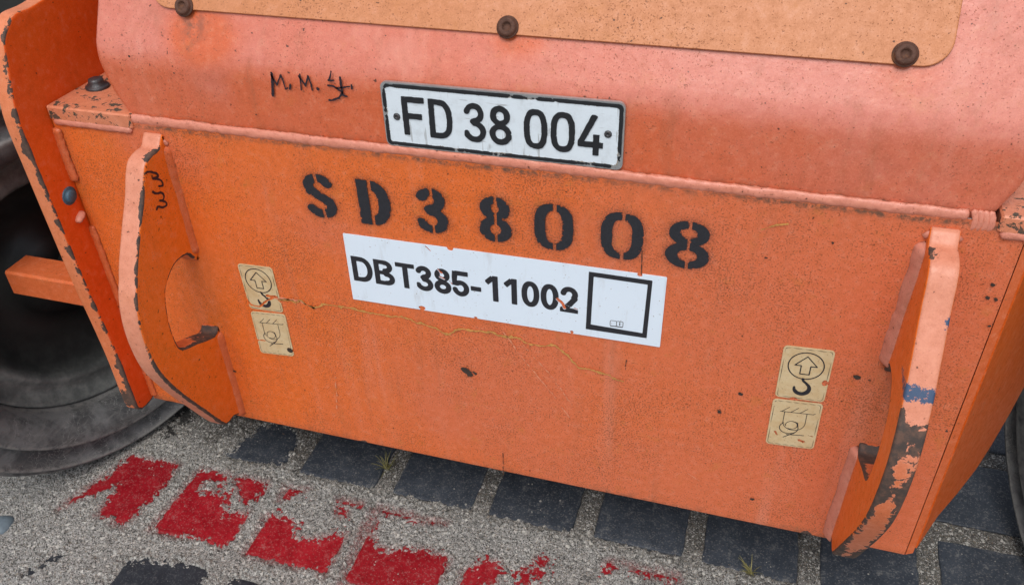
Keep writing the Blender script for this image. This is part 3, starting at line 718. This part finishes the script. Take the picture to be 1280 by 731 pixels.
f = grid(n, 4, 0, True); f.append(tuple(range(3 * n, 4 * n))); sm = [True] * (len(f) - 1) + [False]
cover = obj('cover_plate', V, f, 'cover', root, sm=sm); cover['label'] = 'tan-orange bolted cover plate along the top'
nrm = (0, -math.cos(tilt), math.sin(tilt))
for (px, py) in ((634, 34), (1132, 68), (229, 8)):
    u, s = onSlope(px, py, .008); 
    mb = MB(); mb.cyl(slope(u, s, .0054), nrm, 1, 1, 32, [(.0148, 0), (.0150, .0012), (.0136, .0020), (.0126, .0022), (.0124, .0050), (.0113, .0068), (.0095, .0075), (.0068, .0074), (.0060, .0070), (.0052, .0030), (.0, .0036)])
    b = mb.obj('cover_bolt', 'rust', cover)

# ---- lifting lugs
def lug_left():
    fr = [(.004, .812), (-.019, .8095), (-.038, .8085), (-.055, .802), (-.068, .785), (-.084, .754), (-.110, .714), (-.138, .668), (-.150, .643), (-.162, .618), (-.1725, .575), (-.174, .522), (-.165, .466), (-.137, .398), (-.101, .328), (-.066, .262), (-.052, .245), (-.030, .243), (.004, .246)]
    hole = [(.004, .430), (-.017, .436), (-.060, .455), (-.100, .473), (-.109, .497), (-.109, .539), (-.098, .584), (-.083, .603), (-.056, .618), (-.025, .615), (.004, .601)]
    return fr + hole
def mk_lug(outline, xa, xb, wear, label, extra=None):
    # outline corners at the panel are kept sharp by doubling points
    out = []
    for i, p in enumerate(outline): out.append(p)
    o = plate2d('lifting_lug', out, xa, xb, ('lug', 'edge'), root, wear, step=.005, bev=.0035, extra=extra, label=label); return o
def lw(x, y, z, rim):
    e = np.exp(-((x + .889) / .007) ** 2)                      # the inner arris of the strip
    w = .40 * e * rim + .10 * rim
    for (zc, r, a) in ((.753, .016, .26), (.738, .010, .3), (.700, .008, .22), (.660, .012, .2), (.615, .008, .25)): w = w + a * e * np.exp(-((z - zc) / r) ** 2) * rim
    w = w + rim * .16 * sstep(.56, .45, z) + .30 * sstep(-.015, -.0, -abs(z - .812) ) * rim * (y > -.06) * 0
    w = w + .32 * rim * np.exp(-((z - .8085) / .004) ** 2) * (y > -.052) * (y < -.02)
    w = w + .30 * (~rim) * sstep(.47, .40, z) * 0
    w = w + .34 * rim * (y > -.060) * (y < -.0) * (z > .426) * (z < .478)  # more brown patches on the lower arm's end in the opening
    return np.where(y > .003, 0, w)
lugL = mk_lug(lug_left(), -.923, -.889, lw, 'left lifting lug with chipped pale front edge', {'fade_sheen': lambda x, y, z: (.62 + .35 * sstep(.33, .5, z)) * (1 - ((z > .42) & (z < .62) & (y > -.112)))})
def rw(x, y, z, rim):
    e = np.exp(-((x - .217) / .009) ** 2); e2 = np.exp(-((x - .252) / .010) ** 2)
    w = rim * (.14 + .12 * sstep(.62, .55, z) + .46 * np.exp(-((z - .615) / .030) ** 2) + .30 * np.exp(-((z - .53) / .035) ** 2) + .32 * e * sstep(.72, .62, z) + .34 * e2 * sstep(.62, .50, z) * (1 - .4 * sstep(.34, .26, z)) + .22 * sstep(.34, .29, z))
    w = np.where(z > .69, .30 * e * rim + .05 * rim, w)
    w = w + .30 * rim * np.exp(-((z - .8085) / .004) ** 2) * (y > -.052) * (y < -.02)
    w = w + .38 * rim * (y > -.05) * (y < -.0) * (z > .426) * (z < .50)  # brown patches on this lug's lower arm end as well
    return np.where(y > .003, 0, w)
def rb(x, y, z): return .64 * np.exp(-((z - .668) / .017) ** 2) * (y < -.1) * (x > .2165) + .66 * np.exp(-((z - .745) / .012) ** 2 - ((x - .250) / .007) ** 2) * (y < -.05)
inhole = lambda y, z: ((z > .42) & (z < .62) & (y > -.112)).astype(float)
def rf(x, y, z): return (.25 + .65 * sstep(.52, .64, z)) * (1 - inhole(y, z)) - .1 * inhole(y, z)
def lf(x, y, z): return .55 + .40 * sstep(.35, .5, z)
lugR = mk_lug(lug_left(), .217, .252, rw, 'right lifting lug with brown chips and blue paint marks on its front edge', {'blue': rb, 'fade_sheen': rf})
lean = .035
for vv in lugR.data.vertices: vv.co.x += lean * vv.co.z * .55
# weld fillets where the lugs meet the panel
def fillet(xj, sg, z0_, z1_, Lp, Lf, mat, parent, seed, lean_=0.):
    """wedge-shaped weld run in the corner between the panel and a lug face; sg = side of the face it lies on"""
    n = 9; step = .0035; L = int((z1_ - z0_) / step); v = []; gr = []
    for k in range(L + 1):
        z = z0_ + k * step; e = min(k, L - k) * step; env = min(1, .25 + math.sqrt(max(0, min(1, e / .009))) * .75)
        a = Lp * env * (1 + .35 * float(fbm(z, seed, 30, 3, seed)) + .10 * float(fbm(z, seed, 160, 2, seed + 2))); b = Lf * env * (1 + .35 * float(fbm(z, seed + 4, 26, 3, seed + 5)) + .1 * float(fbm(z, seed, 170, 2, seed + 7)))
        x0_ = xj + lean_ * (z - .53)
        for i in range(n):
            t = i / (n - 1); bul = 1 + .16 * math.sin(math.pi * t) * (1 + .5 * math.sin(z * 900 + 2 * t))
            v.append((x0_ + sg * (a * (1 - t)) * bul - sg * .001, .0012 - b * t * bul, z)); gr.append(.85 * max(0, 1 - t * 5) + .5 * max(0, 1 - (1 - t) * 6))
    f = [q if sg < 0 else q[::-1] for q in grid(n, L + 1)]
    m0 = len(v); v += [(xj + lean_ * (z0_ - .53) - sg * .002, .004, z0_), (xj + lean_ * (z1_ - .53) - sg * .002, .004, z1_)]
    f += [tuple([m0] + list(range(n))), tuple([m0 + 1] + list(range(L * n, L * n + n))[::-1])]
    return obj('weld_fillet', v, f, mat, parent, smooth=True, attrs={'grime_shade': gr + [0, 0]})
fillet(-.889, 1, .603, .806, .0075, .013, 'beadf', lugL, 3)
fillet(-.889, 1, .222, .433, .0075, .014, 'beadf', lugL, 4)
fillet(.217, -1, .600, .806, .012, .020, 'bead', lugR, 5, .0193)
fillet(.217, -1, .222, .436, .012, .020, 'bead', lugR, 6, .0193)
for (xa, xb, zt, lg) in ((-.928, -.884, .813, lugL), (.217, .262, .815, lugR)):
    bead('weld_bead', [(xa + .003, .0, zt - .008), (xa + .007, -.001, zt - .001), (xb - .007, -.001, zt - .001), (xb - .003, .0, zt - .008)], .0056, 'bead', lg, seed=5)

# ---- left side plate
sp = [(-.030, .2155), (-.042, .222), (-.0475, .245), (-.047, .345), (-.050, .43), (-.056, .54), (-.059, .66), (-.061, .77), (-.062, .84), (-.057, .879), (-.044, .93), (-.033, .968), (-.016, .985), (.006, .997), (.063, 1.0), (.20, 1.03), (.42, 1.07), (.43, .62), (.20, .45), (.045, .25), (.010, .222), (-.008, .215)]
def sw(x, y, z, rim):
    e = np.exp(-((x + 1.10) / .009) ** 2); w = rim * (.27 + .24 * e + .20 * sstep(.40, .25, z))
    for (px, py, r, a) in ((32, 185, .018, .45), (92, 100, .01, .3), (46, 225, .010, .2), (60, 285, .012, .22), (75, 318, .012, .2), (118, 378, .010, .2), (133, 470, .012, .25), (160, 500, .014, .35)):
        p = onX(px, py, -1.11); w = w + a * np.exp(-((z - p[2]) / r) ** 2) * rim * (.4 + .6 * e)
    return np.where(y > .02, .1, w)
plate2d('side_plate', sp, -1.128, -1.10, ('deep', 'edge2'), root, sw, step=.006, bev=.003, label='deep orange left side plate with chipped front edge')
bead('weld_bead', [(-1.094, -.002, .716), (-1.095, -.002, .77), (-1.094, -.002, .815)], .0085, 'beadf', root, seed=31)
bead('weld_bead', [(-1.094, -.001, .225), (-1.094, -.001, .4), (-1.096, -.001, .628)], .0075, 'beadf', root, seed=32)
p = onX(88, 245, -1.098); mb = MB(); mb.cyl((-1.101, p[1], p[2]), (1, 0, 0), 1, 1, 28, [(.0160, 0), (.0160, .0015), (.0130, .0025), (.0110, .003), (.0108, .0065), (.0092, .008), (0, .0083)]); mb.obj('side_bolt', 'blue_bolt', root)
p = onX(96, 274, -1.10); bead('weld_bead', [(-1.100, p[1] - .004, p[2] - .004), (-1.099, p[1] + .004, p[2]), (-1.098, p[1] + .016, p[2] + .008)], .0085, 'bead', root, seed=33)

# ---- stub bar poking out past the side plate
a = onY(3, 339, -.040); b_ = onY(16, 368, -.040); t_ = onZ(37, 318, a[2])
mb = MB(); mb.box((a[0], -.040, b_[2]), (-1.115, t_[1], a[2]), .004); mb.obj('steering_stop_bar', 'beadf', root)

# ---- right flank: bevel strip, seam, angled side sheet
mb = MB()
def strip(pts, mat, name, th=.006, nrm_=(0, 1, 0), **kw):
    pts = np.array(pts); nn = len(pts); V = list(pts) + [p + np.array(nrm_) * th for p in pts]
    f = [tuple(range(nn)), tuple(range(nn, 2 * nn))[::-1]] + [(i + nn, (i + 1) % nn + nn, (i + 1) % nn, i) for i in range(nn)]
    return obj(name, V, f, mat, root, **kw)
strip([(.3315, .0005, BOT), (.3425, .0035, BOT + .004), (.3425, .0035, .829), (.3315, .0005, .829)], 'beadf', 'edge_strip', label='narrow orange corner strip right of the panel')
an = math.radians(60); ca, sa = math.cos(an), math.sin(an); sx, sy = .3465, .008
def onFl(px, py):
    nn = np.array([sa, -ca, 0]); d_ = ray(px, py); return CAM + ((np.array([sx, sy, 0]) - CAM) @ nn) / (d_ @ nn) * d_
fl = [np.array([sx, sy, .228])] + [onFl(*q) for q in ((1172, 645), (1196, 617), (1219.5, 587), (1240, 555), (1262, 517), (1282, 480))]
e_ = fl[-1]; tt = .30
fl += [np.array([sx + ca * .75, sy + sa * .75, e_[2] + .25]), np.array([sx + ca * .75, sy + sa * .75, .829]), np.array([sx, sy, .829])]
strip(fl, 'fresh', 'flank_sheet', .006, (-sa * .0 + sa * -1, ca, 0), label='angled orange side sheet receding at the right')
for q in ((1237, 566), (1165, 651)):
    P = onFl(*q); P = P + np.array([-.012 * sa, .012 * ca, 0]); mb = MB()
    mb.cyl(P + np.array([-ca * .0, 0, .012]), (0, 0, -1), 1, 1, 6, [(0, 0), (.0115, 0), (.0115, .026), (0, .026)], False); mb.cyl(P + np.array([0, 0, .0]), (0, 0, -1), 1, 1, 16, [(.006, 0), (.006, .022), (0, .022)]); mb.obj('flank_bolt', 'grey_bolt', root)

# ---- number plate
PL = np.array([(-.5065, .9465), (-.1660, .9485), (-.1675, .8535), (-.5070, .8500)])
def plate_sdf(ins, r): return lambda u, v: d_box(u, v - (u + .336) * .006, -.5068 + ins, .8518 + ins, -.1662 - ins, .9478 - ins, r)
yp = .004
lp = printed('number_plate', plate_sdf(0, .009), (-.515, -.16, .845, .955), .0022, on_front(yp), 'alu', root, h=.003, thick=.005, label='white metal number plate reading FD 38 004')
def border(u, v):
    dd = np.maximum(plate_sdf(.0022, .007)(u, v), -plate_sdf(.0072, .004)(u, v))
    ch = fbm(u, v, 120, 4, 61) ; return dd + .0045 * np.maximum(ch, 0) * 4 * (vnoise(u, v, 22, 5) > .55) + .001 * ch
printed('plate_border', border, (-.512, -.162, .848, .952), .0011, on_front(yp), 'black_plate_ink', lp, h=.0042, thick=.001)
def face(u, v): return plate_sdf(.0060, .004)(u, v)
v_, f_, c_ = march(face, -.512, -.162, .848, .952, .0022); dd = plate_sdf(.0075, .004)(v_[:, 0], v_[:, 1])
obj('plate_face', [on_front(yp)(u, w, .0036) for u, w in v_], f_, 'plate_white', lp, attrs={'wear': .46 * np.exp(dd / .004)})
PC = [('F', -.4768, -.4435), ('D', -.4375, -.4035), ('3', -.3865, -.3555), ('8', -.3502, -.3190), ('0', -.3015, -.2690), ('0', -.2645, -.2312), ('4', -.2275, -.1930)]
for k2, (ch, a, b) in enumerate(PC):
    g_ = place_glyph(ch, a, b, .8712, .9285,   .143, 'din', .0007, 160, 50 + k2)
    fn = (lambda g_: lambda u, v: np.maximum(g_(u, v), -(.0014 - np.maximum(0, fbm(u, v, 150, 3, 90) - .27) * .03) if 0 else g_(u, v)) + np.maximum(0, fbm(u, v, 210, 3, 91) - .30) * .03)(g_)
    printed('plate_character', fn, (a - .002, b + .002, .868, .931), .0008, on_front(yp), 'black_plate_ink', lp, h=.0048, thick=.0012)
for (px, py) in ((496, 146), (760, 168)):
    p = onY(px, py, 0); mb = MB(); mb.cyl((p[0], yp - .0036, p[2]), (0, -1, 0), 1, 1, 20, [(.0052, 0), (.0050, .0012), (.0036, .0020), (.0018, .0021), (.0014, .001), (0, .001)]); mb.obj('plate_rivet', 'grey_bolt', lp)

# ---- stencilled machine number
for k2 in range(7):
    ch, a, b = ST[k2]; f0 = stencil_fn(k2)
    fn = (lambda f0: lambda u, v: f0(u, v) + .0030 * np.maximum(0, fbm(u, v, 230, 2, 13) - .18) * 4)(f0)
    printed('stencilled_character', fn, (a - .004, b + .004, .709, .793), .0009, on_front(-.0011), 'stencil', panel, h=.0003)

# ---- white inventory sticker
sticker_c = [onY(429, 291), onY(834, 346), onY(825, 433), onY(442, 373)]
spoly = [(p[0], p[2]) for p in sticker_c]
def nick(px, py, rx, rz):
    p = onY(px, py); return lambda u, v: np.hypot((u - p[0]) / rx, (v - p[2]) / rz) * min(rx, rz) - min(rx, rz)
nicks = [nick(563, 310, .005, .004), nick(528, 384, .006, .004), nick(800, 343, .004, .003), nick(715, 414, .003, .003), nick(595, 396, .003, .002)]
def tear(pts, w):
    P = [(onY(*q)[0], onY(*q)[2]) for q in pts]; return lambda u, v: d_poly(u, v, P, w) + .0016 * fbm(u, v, 200, 3, 7) * 2
tears = [tear([(697, 373), (703, 378), (706, 384)], .0055), tear([(703, 378), (722, 386)], .0018), tear([(548, 336), (552, 340)], .003), tear([(562, 350), (566, 355)], .002), tear([(531, 306), (538, 313)], .0015), tear([(550, 345), (556, 348)], .0025)]
def st_fn(u, v):
    dd = d_filled(u, v, spoly)
    for q in nicks + tears: dd = np.maximum(dd, -q(u, v))
    return dd
stk = printed('white_sticker', st_fn, (-.61, -.085, .555, .70), .0014, on_front(-.0012), 'sticker', root, h=.0005, thick=.0012, label='long white sticker reading DBT385-11002 with black square frame')
chars = 'DBT385-11002'; wds = {'D': .70, 'B': .68, 'T': .64, '-': .34, '1': .42}; adv = {'D': .77, 'B': .745, 'T': .675, '-': .43, '1': .60}
tot = sum(adv.get(c, .60) for c in chars) - .04; xA, xB = -.5940, -.2210; z0a, z1a = .5985, .6470; z0b, z1b = .6030, .6550
z0a, z1a = .6000, .6478
x = xA; kx = (xB - xA) / tot
for k2, c in enumerate(chars):
    off = .05 * kx if c in '1' else 0
    w = wds.get(c, .56) * kx; t = (x - xA) / (xB - xA); zz = z0a + t * .0035; hh = .0480 + .0 * t
    a, b = x + off, x + off + w
    g_ = place_glyph(c, a, b, zz, zz + hh, .188, 'bold', .0001, 200, 70 + k2)
    fn = (lambda g_: lambda u, v: np.maximum(g_(u, v), -np.minimum.reduce([q(u, v) for q in tears])))(g_)
    printed('sticker_character', fn, (a - .003, b + .003, zz - .003, zz + hh + .003), .0009, on_front(-.0012), 'ink', stk, h=.0009)
    x += adv.get(c, .60) * kx
fo_ = [(onY(*q)[0], onY(*q)[2]) for q in ((736.5, 338.5), (816, 349.8), (808.5, 421.5), (732.5, 410))]
fi_ = [(onY(*q)[0], onY(*q)[2]) for q in ((742.5, 344.8), (810, 354.8), (803.3, 415.3), (738.8, 404.3))]
printed('sticker_frame', lambda u, v: np.maximum(d_filled(u, v, fo_), -d_filled(u, v, fi_)), (-.22, -.10, .565, .69), .0010, on_front(-.0012), 'ink', stk, h=.0009)
bp = onY(771, 403.5); bx, bz = bp[0], bp[2]
def book(u, v):
    u = u - bx; v = v - bz - u * .04; dd = abs(d_box(u, v, -.0098, -.005, 0, .005, .002)) - .00045
    dd = np.minimum(dd, abs(d_box(u, v, 0, -.005, .0098, .005, .002)) - .00045); dd = np.minimum(dd, d_box(u, v, .0040, -.003, .0056, .0014)); dd = np.minimum(dd, np.hypot(u - .0048, v - .003) - .001)
    return np.minimum(dd, d_box(u, v, -.0098, -.0062, .0098, -.0054))
MAT['grey_ink'] = simple('grey_print', (.10, .10, .10), .5, 0, .3, 200, .05)
printed('book_symbol', book, (bx - .013, bx + .013, bz - .009, bz + .009), .0005, on_front(-.0012), 'grey_ink', stk, h=.0009)

# ---- cream lashing / lifting decals
def decal(cs_up, cs_lo, label, damage, seed):
    """cs_* = four corners TL TR BR BL in (x, z); symbols are laid out in the square's own coordinates"""
    allp = np.array(cs_up + cs_lo); bx0, bz0 = allp.min(0) - .004; bx1, bz1 = allp.max(0) + .004
    hold = None
    for ci, cs in enumerate((cs_up, cs_lo)):
        cs = np.array(cs); cen = cs.mean(0); ux = (cs[1] + cs[2] - cs[0] - cs[3]) / 2; uz = (cs[0] + cs[1] - cs[2] - cs[3]) / 2
        Wd, Hd = np.linalg.norm(ux), np.linalg.norm(uz); A = np.array([ux / Wd, uz / Hd]).T; Ai = np.linalg.inv(A)
        def loc(u, v, Ai=Ai, cen=cen): a = u - cen[0]; b = v - cen[1]; return Ai[0, 0] * a + Ai[0, 1] * b, Ai[1, 0] * a + Ai[1, 1] * b
        dam = lambda u, v: np.minimum.reduce([q(u, v) for q in damage]) if damage else 1
        def outer(u, v, Wd=Wd, Hd=Hd, loc=loc): a, b = loc(u, v); return np.maximum(d_box(a, b, -Wd / 2, -Hd / 2, Wd / 2, Hd / 2, .006), -dam(u, v))
        if hold is None:
            hold = printed('cream_decal', outer, (bx0, bx1, bz0, bz1), .0014, on_front(-.0012), 'cream', root, h=.0005, thick=.0012, label=label)
        else: printed('lower_square', outer, (bx0, bx1, bz0, bz1), .0014, on_front(-.0012), 'cream', hold, h=.0005, thick=.0012)
        def rimf(u, v, Wd=Wd, Hd=Hd, loc=loc):
            a, b = loc(u, v); return np.maximum(abs(d_box(a, b, -Wd / 2 + .0028, -Hd / 2 + .0028, Wd / 2 - .0028, Hd / 2 - .0028, .004)) - .00038, -dam(u, v))
        printed('decal_outline', rimf, (bx0, bx1, bz0, bz1), .0009, on_front(-.0012), 'ink', hold, h=.0009)
        if ci == 0:
            def sym(u, v, loc=loc):
                a, b = loc(u, v); b = b - .016
                dd = abs(np.hypot(a, b) - .0245) - .00085
                ar = [(0, .0175), (.0155, .0), (.0065, .0), (.0065, -.0155), (-.0065, -.0155), (-.0065, .0), (-.0155, .0)]
                dd = np.minimum(dd, abs(d_filled(a, b, ar)) - .0008)
                hk = d_poly(a, b, [(-.001, -.0245), (.0005, -.0285), (.006, -.033)], .0038)
                hk = np.minimum(hk, np.minimum.reduce([np.hypot(a - q[0], b - q[1]) - r for q, r in zip(arc(.0, -.0425, .0105, .0108, 55, -185, 30), np.interp(np.arange(31), [0, 12, 24, 30], [.0021, .0036, .0031, .0016]))]))
                return np.maximum(np.minimum(dd, hk), -dam(u, v))
        else:
            def sym(u, v, loc=loc):
                a, b = loc(u, v); dd = d_line(a, b, (-.023, .024), (.026, .0245), .0010)
                for q in (-.014, -.001, .012): dd = np.minimum(dd, d_line(a, b, (q - .006, .0245), (q + .004, .0345), .0009))
                dd = np.minimum(dd, d_line(a, b, (.0245, .0245), (.028, .0265), .0009))
                dd = np.minimum(dd, d_poly(a, b, [(-.016, .024), (-.016, .004)] + arc(0, .004, .016, .016, 180, 360, 16) + [(.016, .024)], .0010))
                dd = np.minimum(dd, d_poly(a, b, arc(-.003, -.002, .0085, .0080, 200, -120, 30), .0010))
                dd = np.minimum(dd, d_poly(a, b, arc(-.006, -.008, .0135, .0120, 130, 380, 30) + [(.0055, .004), (.0, .0055)], .0012))
                dd = np.minimum(dd, d_line(a, b, (-.012, -.029), (.004, -.017), .0012)); dd = np.minimum(dd, d_line(a, b, (-.008, -.0225), (.018, -.0205), .0012))
                return np.maximum(dd, -dam(u, v))
        printed('symbol', sym, (bx0, bx1, bz0, bz1), .00075, on_front(-.0012), 'ink', hold, h=.0009)
    return hold
q_ = lambda *pts: [(onY(*p)[0], onY(*p)[2]) for p in pts]
dL = decal(q_((297, 328.5), (340, 334), (355, 390), (313, 384.5)), q_((314, 388), (356, 392.5), (369, 444.5), (326, 440)), 'left cream decal of hook and lashing symbols, torn by a scratch',
      [tear([(305, 368), (314, 380), (325, 383), (334, 375), (345, 371), (352, 378)], .0038), tear([(334, 369), (346, 371)], .006), tear([(312, 424), (332, 425)], .0035), nick(363, 437, .006, .006)], 1)
dR = decal(q_((981.5, 430.5), (1043.5, 438), (1031, 502), (967.5, 494)), q_((967, 496.5), (1029, 504.5), (1017, 560), (956.5, 553)), 'right cream decal of hook and lashing symbols, scuffed at its right side',
      [nick(1031, 478, .004, .006), nick(992, 497, .005, .003), tear([(999, 549), (1004, 551)], .005), tear([(1010, 543), (1016, 545)], .002), tear([(969, 538), (971, 542)], .003)], 2)
printed('scuff_mark', nick(363, 437, .0055, .0055), (dL.location.x - .06, dL.location.x + .06, .38, .62), .001, on_front(-.0013), 'brownspot', root, h=.0005)

# ---- marks on the paint: scratch, spots, hand writing
def ribbon(name, pts, w, mat, y=-.0016, amp=.5, wn=180, parent=None, res=.0008, seed=0, jag=.0):
    P = q_(*pts); P = [(p[0] , p[1]) for p in P]; a = np.array(P); b0 = a.min(0) - .008; b1 = a.max(0) + .008
    def fn(u, v):
        uu = u + jag * fbm(u, v, 90, 3, seed + 3); vv = v + jag * fbm(u, v, 90, 3, seed + 7)
        return d_poly(uu, vv, P, w) + w * amp * fbm(u, v, wn, 4, seed, .7) * 2
    return printed(name, fn, (b0[0], b1[0], b0[1], b1[1]), res, on_front(y), mat, parent or panel, h=.0004)
ribbon('long_scratch', [(350, 373), (378, 376), (392, 385), (405, 379), (440, 384), (470, 392), (505, 396), (540, 408), (562, 417), (575, 411), (600, 414), (625, 417), (650, 423), (668, 432), (690, 431), (700, 434), (712, 445), (724, 457), (745, 462), (762, 469), (778, 475)], .0032, 'ochre', jag=.010, amp=.65)
ribbon('pale_scratch', [(345, 371), (372, 374), (392, 384)], .0028, 'scratch', jag=.006, amp=.9, seed=4)
ribbon('pale_scratch', [(628, 412), (660, 455), (690, 490), (712, 520)], .0008, 'scratch', amp=3.0, jag=.004, seed=5)
ribbon('pale_scratch', [(655, 430), (690, 470), (716, 505)], .0007, 'scratch', amp=3.2, jag=.004, seed=6)
ribbon('pale_scratch', [(420, 468), (422, 515)], .0012, 'scratch', amp=2.2, jag=.004, seed=8)
ribbon('pale_scratch', [(860, 590), (875, 600)], .0012, 'scratch', amp=1.2, seed=9)
ribbon('ochre_scratch', [(952, 286), (972, 280), (985, 279)], .0016, 'ochre', amp=1.2, seed=10)
ribbon('rust_line', [(803, 313), (802.5, 325), (802, 342)], .0013, 'rust', amp=.5, seed=11)
ribbon('rust_line', [(783, 449), (782, 461)], .0016, 'rust', amp=1.2, seed=12)
ribbon('rust_line', [(629, 562), (629.5, 592)], .0012, 'rust', amp=1.0, seed=13)
ribbon('dark_spot', [(581, 461), (586, 466)], .011, 'brownspot', amp=.9, wn=110, seed=14)
ribbon('dark_spot', [(592, 464), (594, 466)], .004, 'brownspot', amp=1., wn=200, seed=15)
for k2, (px, py, w) in enumerate(((900, 513, .0065), (1071, 469, .007), (1087, 474, .004), (1040, 301, .004), (926, 491, .004), (957, 321, .003), (940, 622, .004), (1246, 373, .0045), (1237, 406, .004), (1241, 355, .004), (1234, 371, .004), (355, 541, .003), (294, 463, .004), (303, 469, .003), (480, 560, .002))):
    ribbon('dark_spot', [(px - .5, py), (px + .5, py + .5)], w, 'brownspot', amp=1., wn=150, seed=20 + k2)
c3 = lambda pts: [(300 + x / 3.047, 60 + y / 3.047) for x, y in pts]
for k2, (pts, w) in enumerate((([(115, 100), (118, 140), (120, 185)], .0042), ([(112, 105), (122, 125), (135, 145), (150, 108), (160, 135), (168, 162), (176, 158)], .0026), ([(186, 145), (185, 160)], .0036),
        ([(222, 105), (226, 138), (228, 165)], .0024), ([(218, 112), (235, 135), (244, 150), (254, 112), (264, 140), (270, 165)], .0028), ([(292, 160), (292, 162)], .0042),
        ([(342, 95), (336, 125), (330, 128), (340, 130), (352, 128)], .0024), ([(330, 148), (350, 150), (372, 165), (385, 175), (372, 195), (345, 205), (335, 204)], .0030), ([(376, 118), (380, 150), (388, 185), (402, 190)], .0034), ([(360, 158), (390, 155), (412, 152)], .0022), ([(420, 148), (421, 160)], .0030))):
    ribbon('marker_writing', c3(pts), w, 'marker', y=.0045, amp=.35, wn=260, parent=upper, res=.0007, seed=40 + k2)
for (px, py, w) in ((159, 72, .0030), (215, 93, .002), (318, 145, .0022)): ribbon('dark_spot', [(px, py), (px + .5, py)], w, 'brownspot', y=.0045, parent=upper, amp=.4, seed=3)
# "m m" on the inner face of the left lug
c5 = lambda pts: [(130 + x / 3.656, 160 + y / 3.656) for x, y in pts]
for k2, pts in enumerate(([(190, 205), (205, 200), (238, 208), (246, 222), (222, 232), (240, 232), (262, 242), (268, 262), (250, 266)], [(222, 292), (238, 300), (262, 296), (274, 312), (270, 328), (254, 332), (280, 338), (286, 352), (268, 362), (244, 360), (240, 372)])):
    P = [tuple(onX(*p, -.889)[1:]) for p in c5(pts)]; P = [tuple(p) for p in resample(P, .004)]; a = np.array(P); b0 = a.min(0) - .006; b1 = a.max(0) + .006
    printed('marker_writing', lambda u, v, P=P: d_poly(u, v, P, .0036) + .0016 * fbm(u, v, 220, 3, 4), (b0[0], b1[0], b0[1], b1[1]), .0008, lambda u, v, h: (-.889 + h, u, v), 'marker', lugL, h=.0006)

# ---- chassis behind, closing the machine off
mb = MB(); mb.box((-1.08, .10, .235), (.30, 1.5, .70), .01); mb.obj('chassis_frame', 'dark', root)
mb = MB(); mb.box((-.93, .50, .86), (.27, 1.5, 1.40), .01); mb.obj('superstructure', 'body', root)
mb = MB(); mb.cyl((-1.29, .12, .42), (1, 0, 0), .075, .20, 24); mb.obj('axle', 'dark', root)
mb = MB(); mb.box((-1.95, .62, .12), (-1.12, 1.5, 1.30), .03); mb.box((-1.80, .50, .50), (-1.13, .64, .60), .015); mb.box((-1.80, .52, .78), (-1.13, .64, .86), .015); mb.obj('gap_backing', 'dark', root)  # dark box and bars added to keep the gap above the wheel dark
for k2, (y_, z_, s_) in enumerate(((.50, .98, .05), (.53, .90, .07), (.47, .72, -.05), (.50, .66, .04))):
    mb = MB(); mb.tube([(-1.75 + .068 * i, y_ + .02 * math.sin(i * .8 + k2), z_ + s_ * math.sin(i * .5) - .004 * i) for i in range(10)], .015, 10); mb.obj('hydraulic_hose', 'dark2', root)

# ---- wheels
def wheel(x0, y0, phi, side, R_, label):
    """inner sidewall passes (x0, y0); phi = steering angle; side = +1 when the inner face looks towards +X"""
    a = math.radians(phi); t = Vector((math.sin(a), math.cos(a), 0)); n_ = Vector((math.cos(a), -math.sin(a), 0)) * side
    cen = Vector((x0, y0, R_)); k = R_ / .42
    def lathe(prof, n=160):
        V = []; w = []
        for (dx, r, ww) in prof:
            for i in range(n):
                an = 2 * math.pi * i / n; V.append(cen - n_ * dx * k + t * (r * k * math.cos(an)) + Vector((0, 0, r * k * math.sin(an)))); w.append(ww)
        f = grid(n, len(prof), 0, True); f = [tuple(q[::-1]) for q in f] if side < 0 else f
        return V, f, w
    rw_ = bpy.data.objects.new('wheel', None); link(rw_, root); rw_.location = cen; rw_['label'] = label
    rw_.matrix_parent_inverse = Matrix.Translation(-Vector(root.location))
    tp = [(.10, .278, 0), (.072, .286, .2), (.062, .289, .8), (.048, .291, .2), (.030, .296, .1), (.014, .306, .15), (.005, .318, .25), (.001, .332, .3), (.001, .340, .4), (.0, .344, 1.), (.001, .348, 1.), (.006, .3505, .3), (.016, .353, 0), (.022, .358, 0), (.023, .368, 0), (.019, .382, .1), (.012, .392, .3), (.007, .3965, 1.), (.006, .400, .9), (.012, .403, .2), (.024, .4045, 0), (.026, .408, .1), (.022, .414, .5), (.028, .4185, .7), (.05, .42, .4), (.14, .42, .3), (.20, .42, .2), (.215, .41, 0), (.22, .36, 0), (.20, .30, 0), (.17, .278, 0)]
    V, f, w = lathe(tp); ty = obj('tyre', V, f, 'rubber', rw_, smooth=True, attrs={'wear': w})
    ty.matrix_parent_inverse = Matrix.Translation(-cen)
    rp = [(.10, .284, .5), (.071, .285, 1), (.066, .2835, 1), (.0655, .279, 1), (.070, .274, 1.), (.078, .268, 1), (.081, .259, 1.), (.083, .248, .9), (.082, .238, .9), (.079, .230, .9), (.082, .222, .7), (.095, .215, .4), (.115, .205, .2), (.135, .16, .1), (.14, .10, 0), (.11, .085, 0), (.10, 0, 0)]
    V, f, w = lathe(rp); rm = obj('rim', V, f, 'rim', rw_, smooth=True, attrs={'wear': w})
    rm.matrix_parent_inverse = Matrix.Translation(-cen)
wheel(-1.2 - .04 * math.sin(math.radians(22)), .1 - .04 * math.cos(math.radians(22)), 22, 1, .42, 'left front wheel with scuffed black tyre')
wheel(.618, .1, -14, -1, .42, 'right front wheel, black tyre at the right edge')
print('objects', len(bpy.data.objects), 'tris', sum(len(p.vertices) - 2 for m_ in bpy.data.meshes for p in m_.polygons))
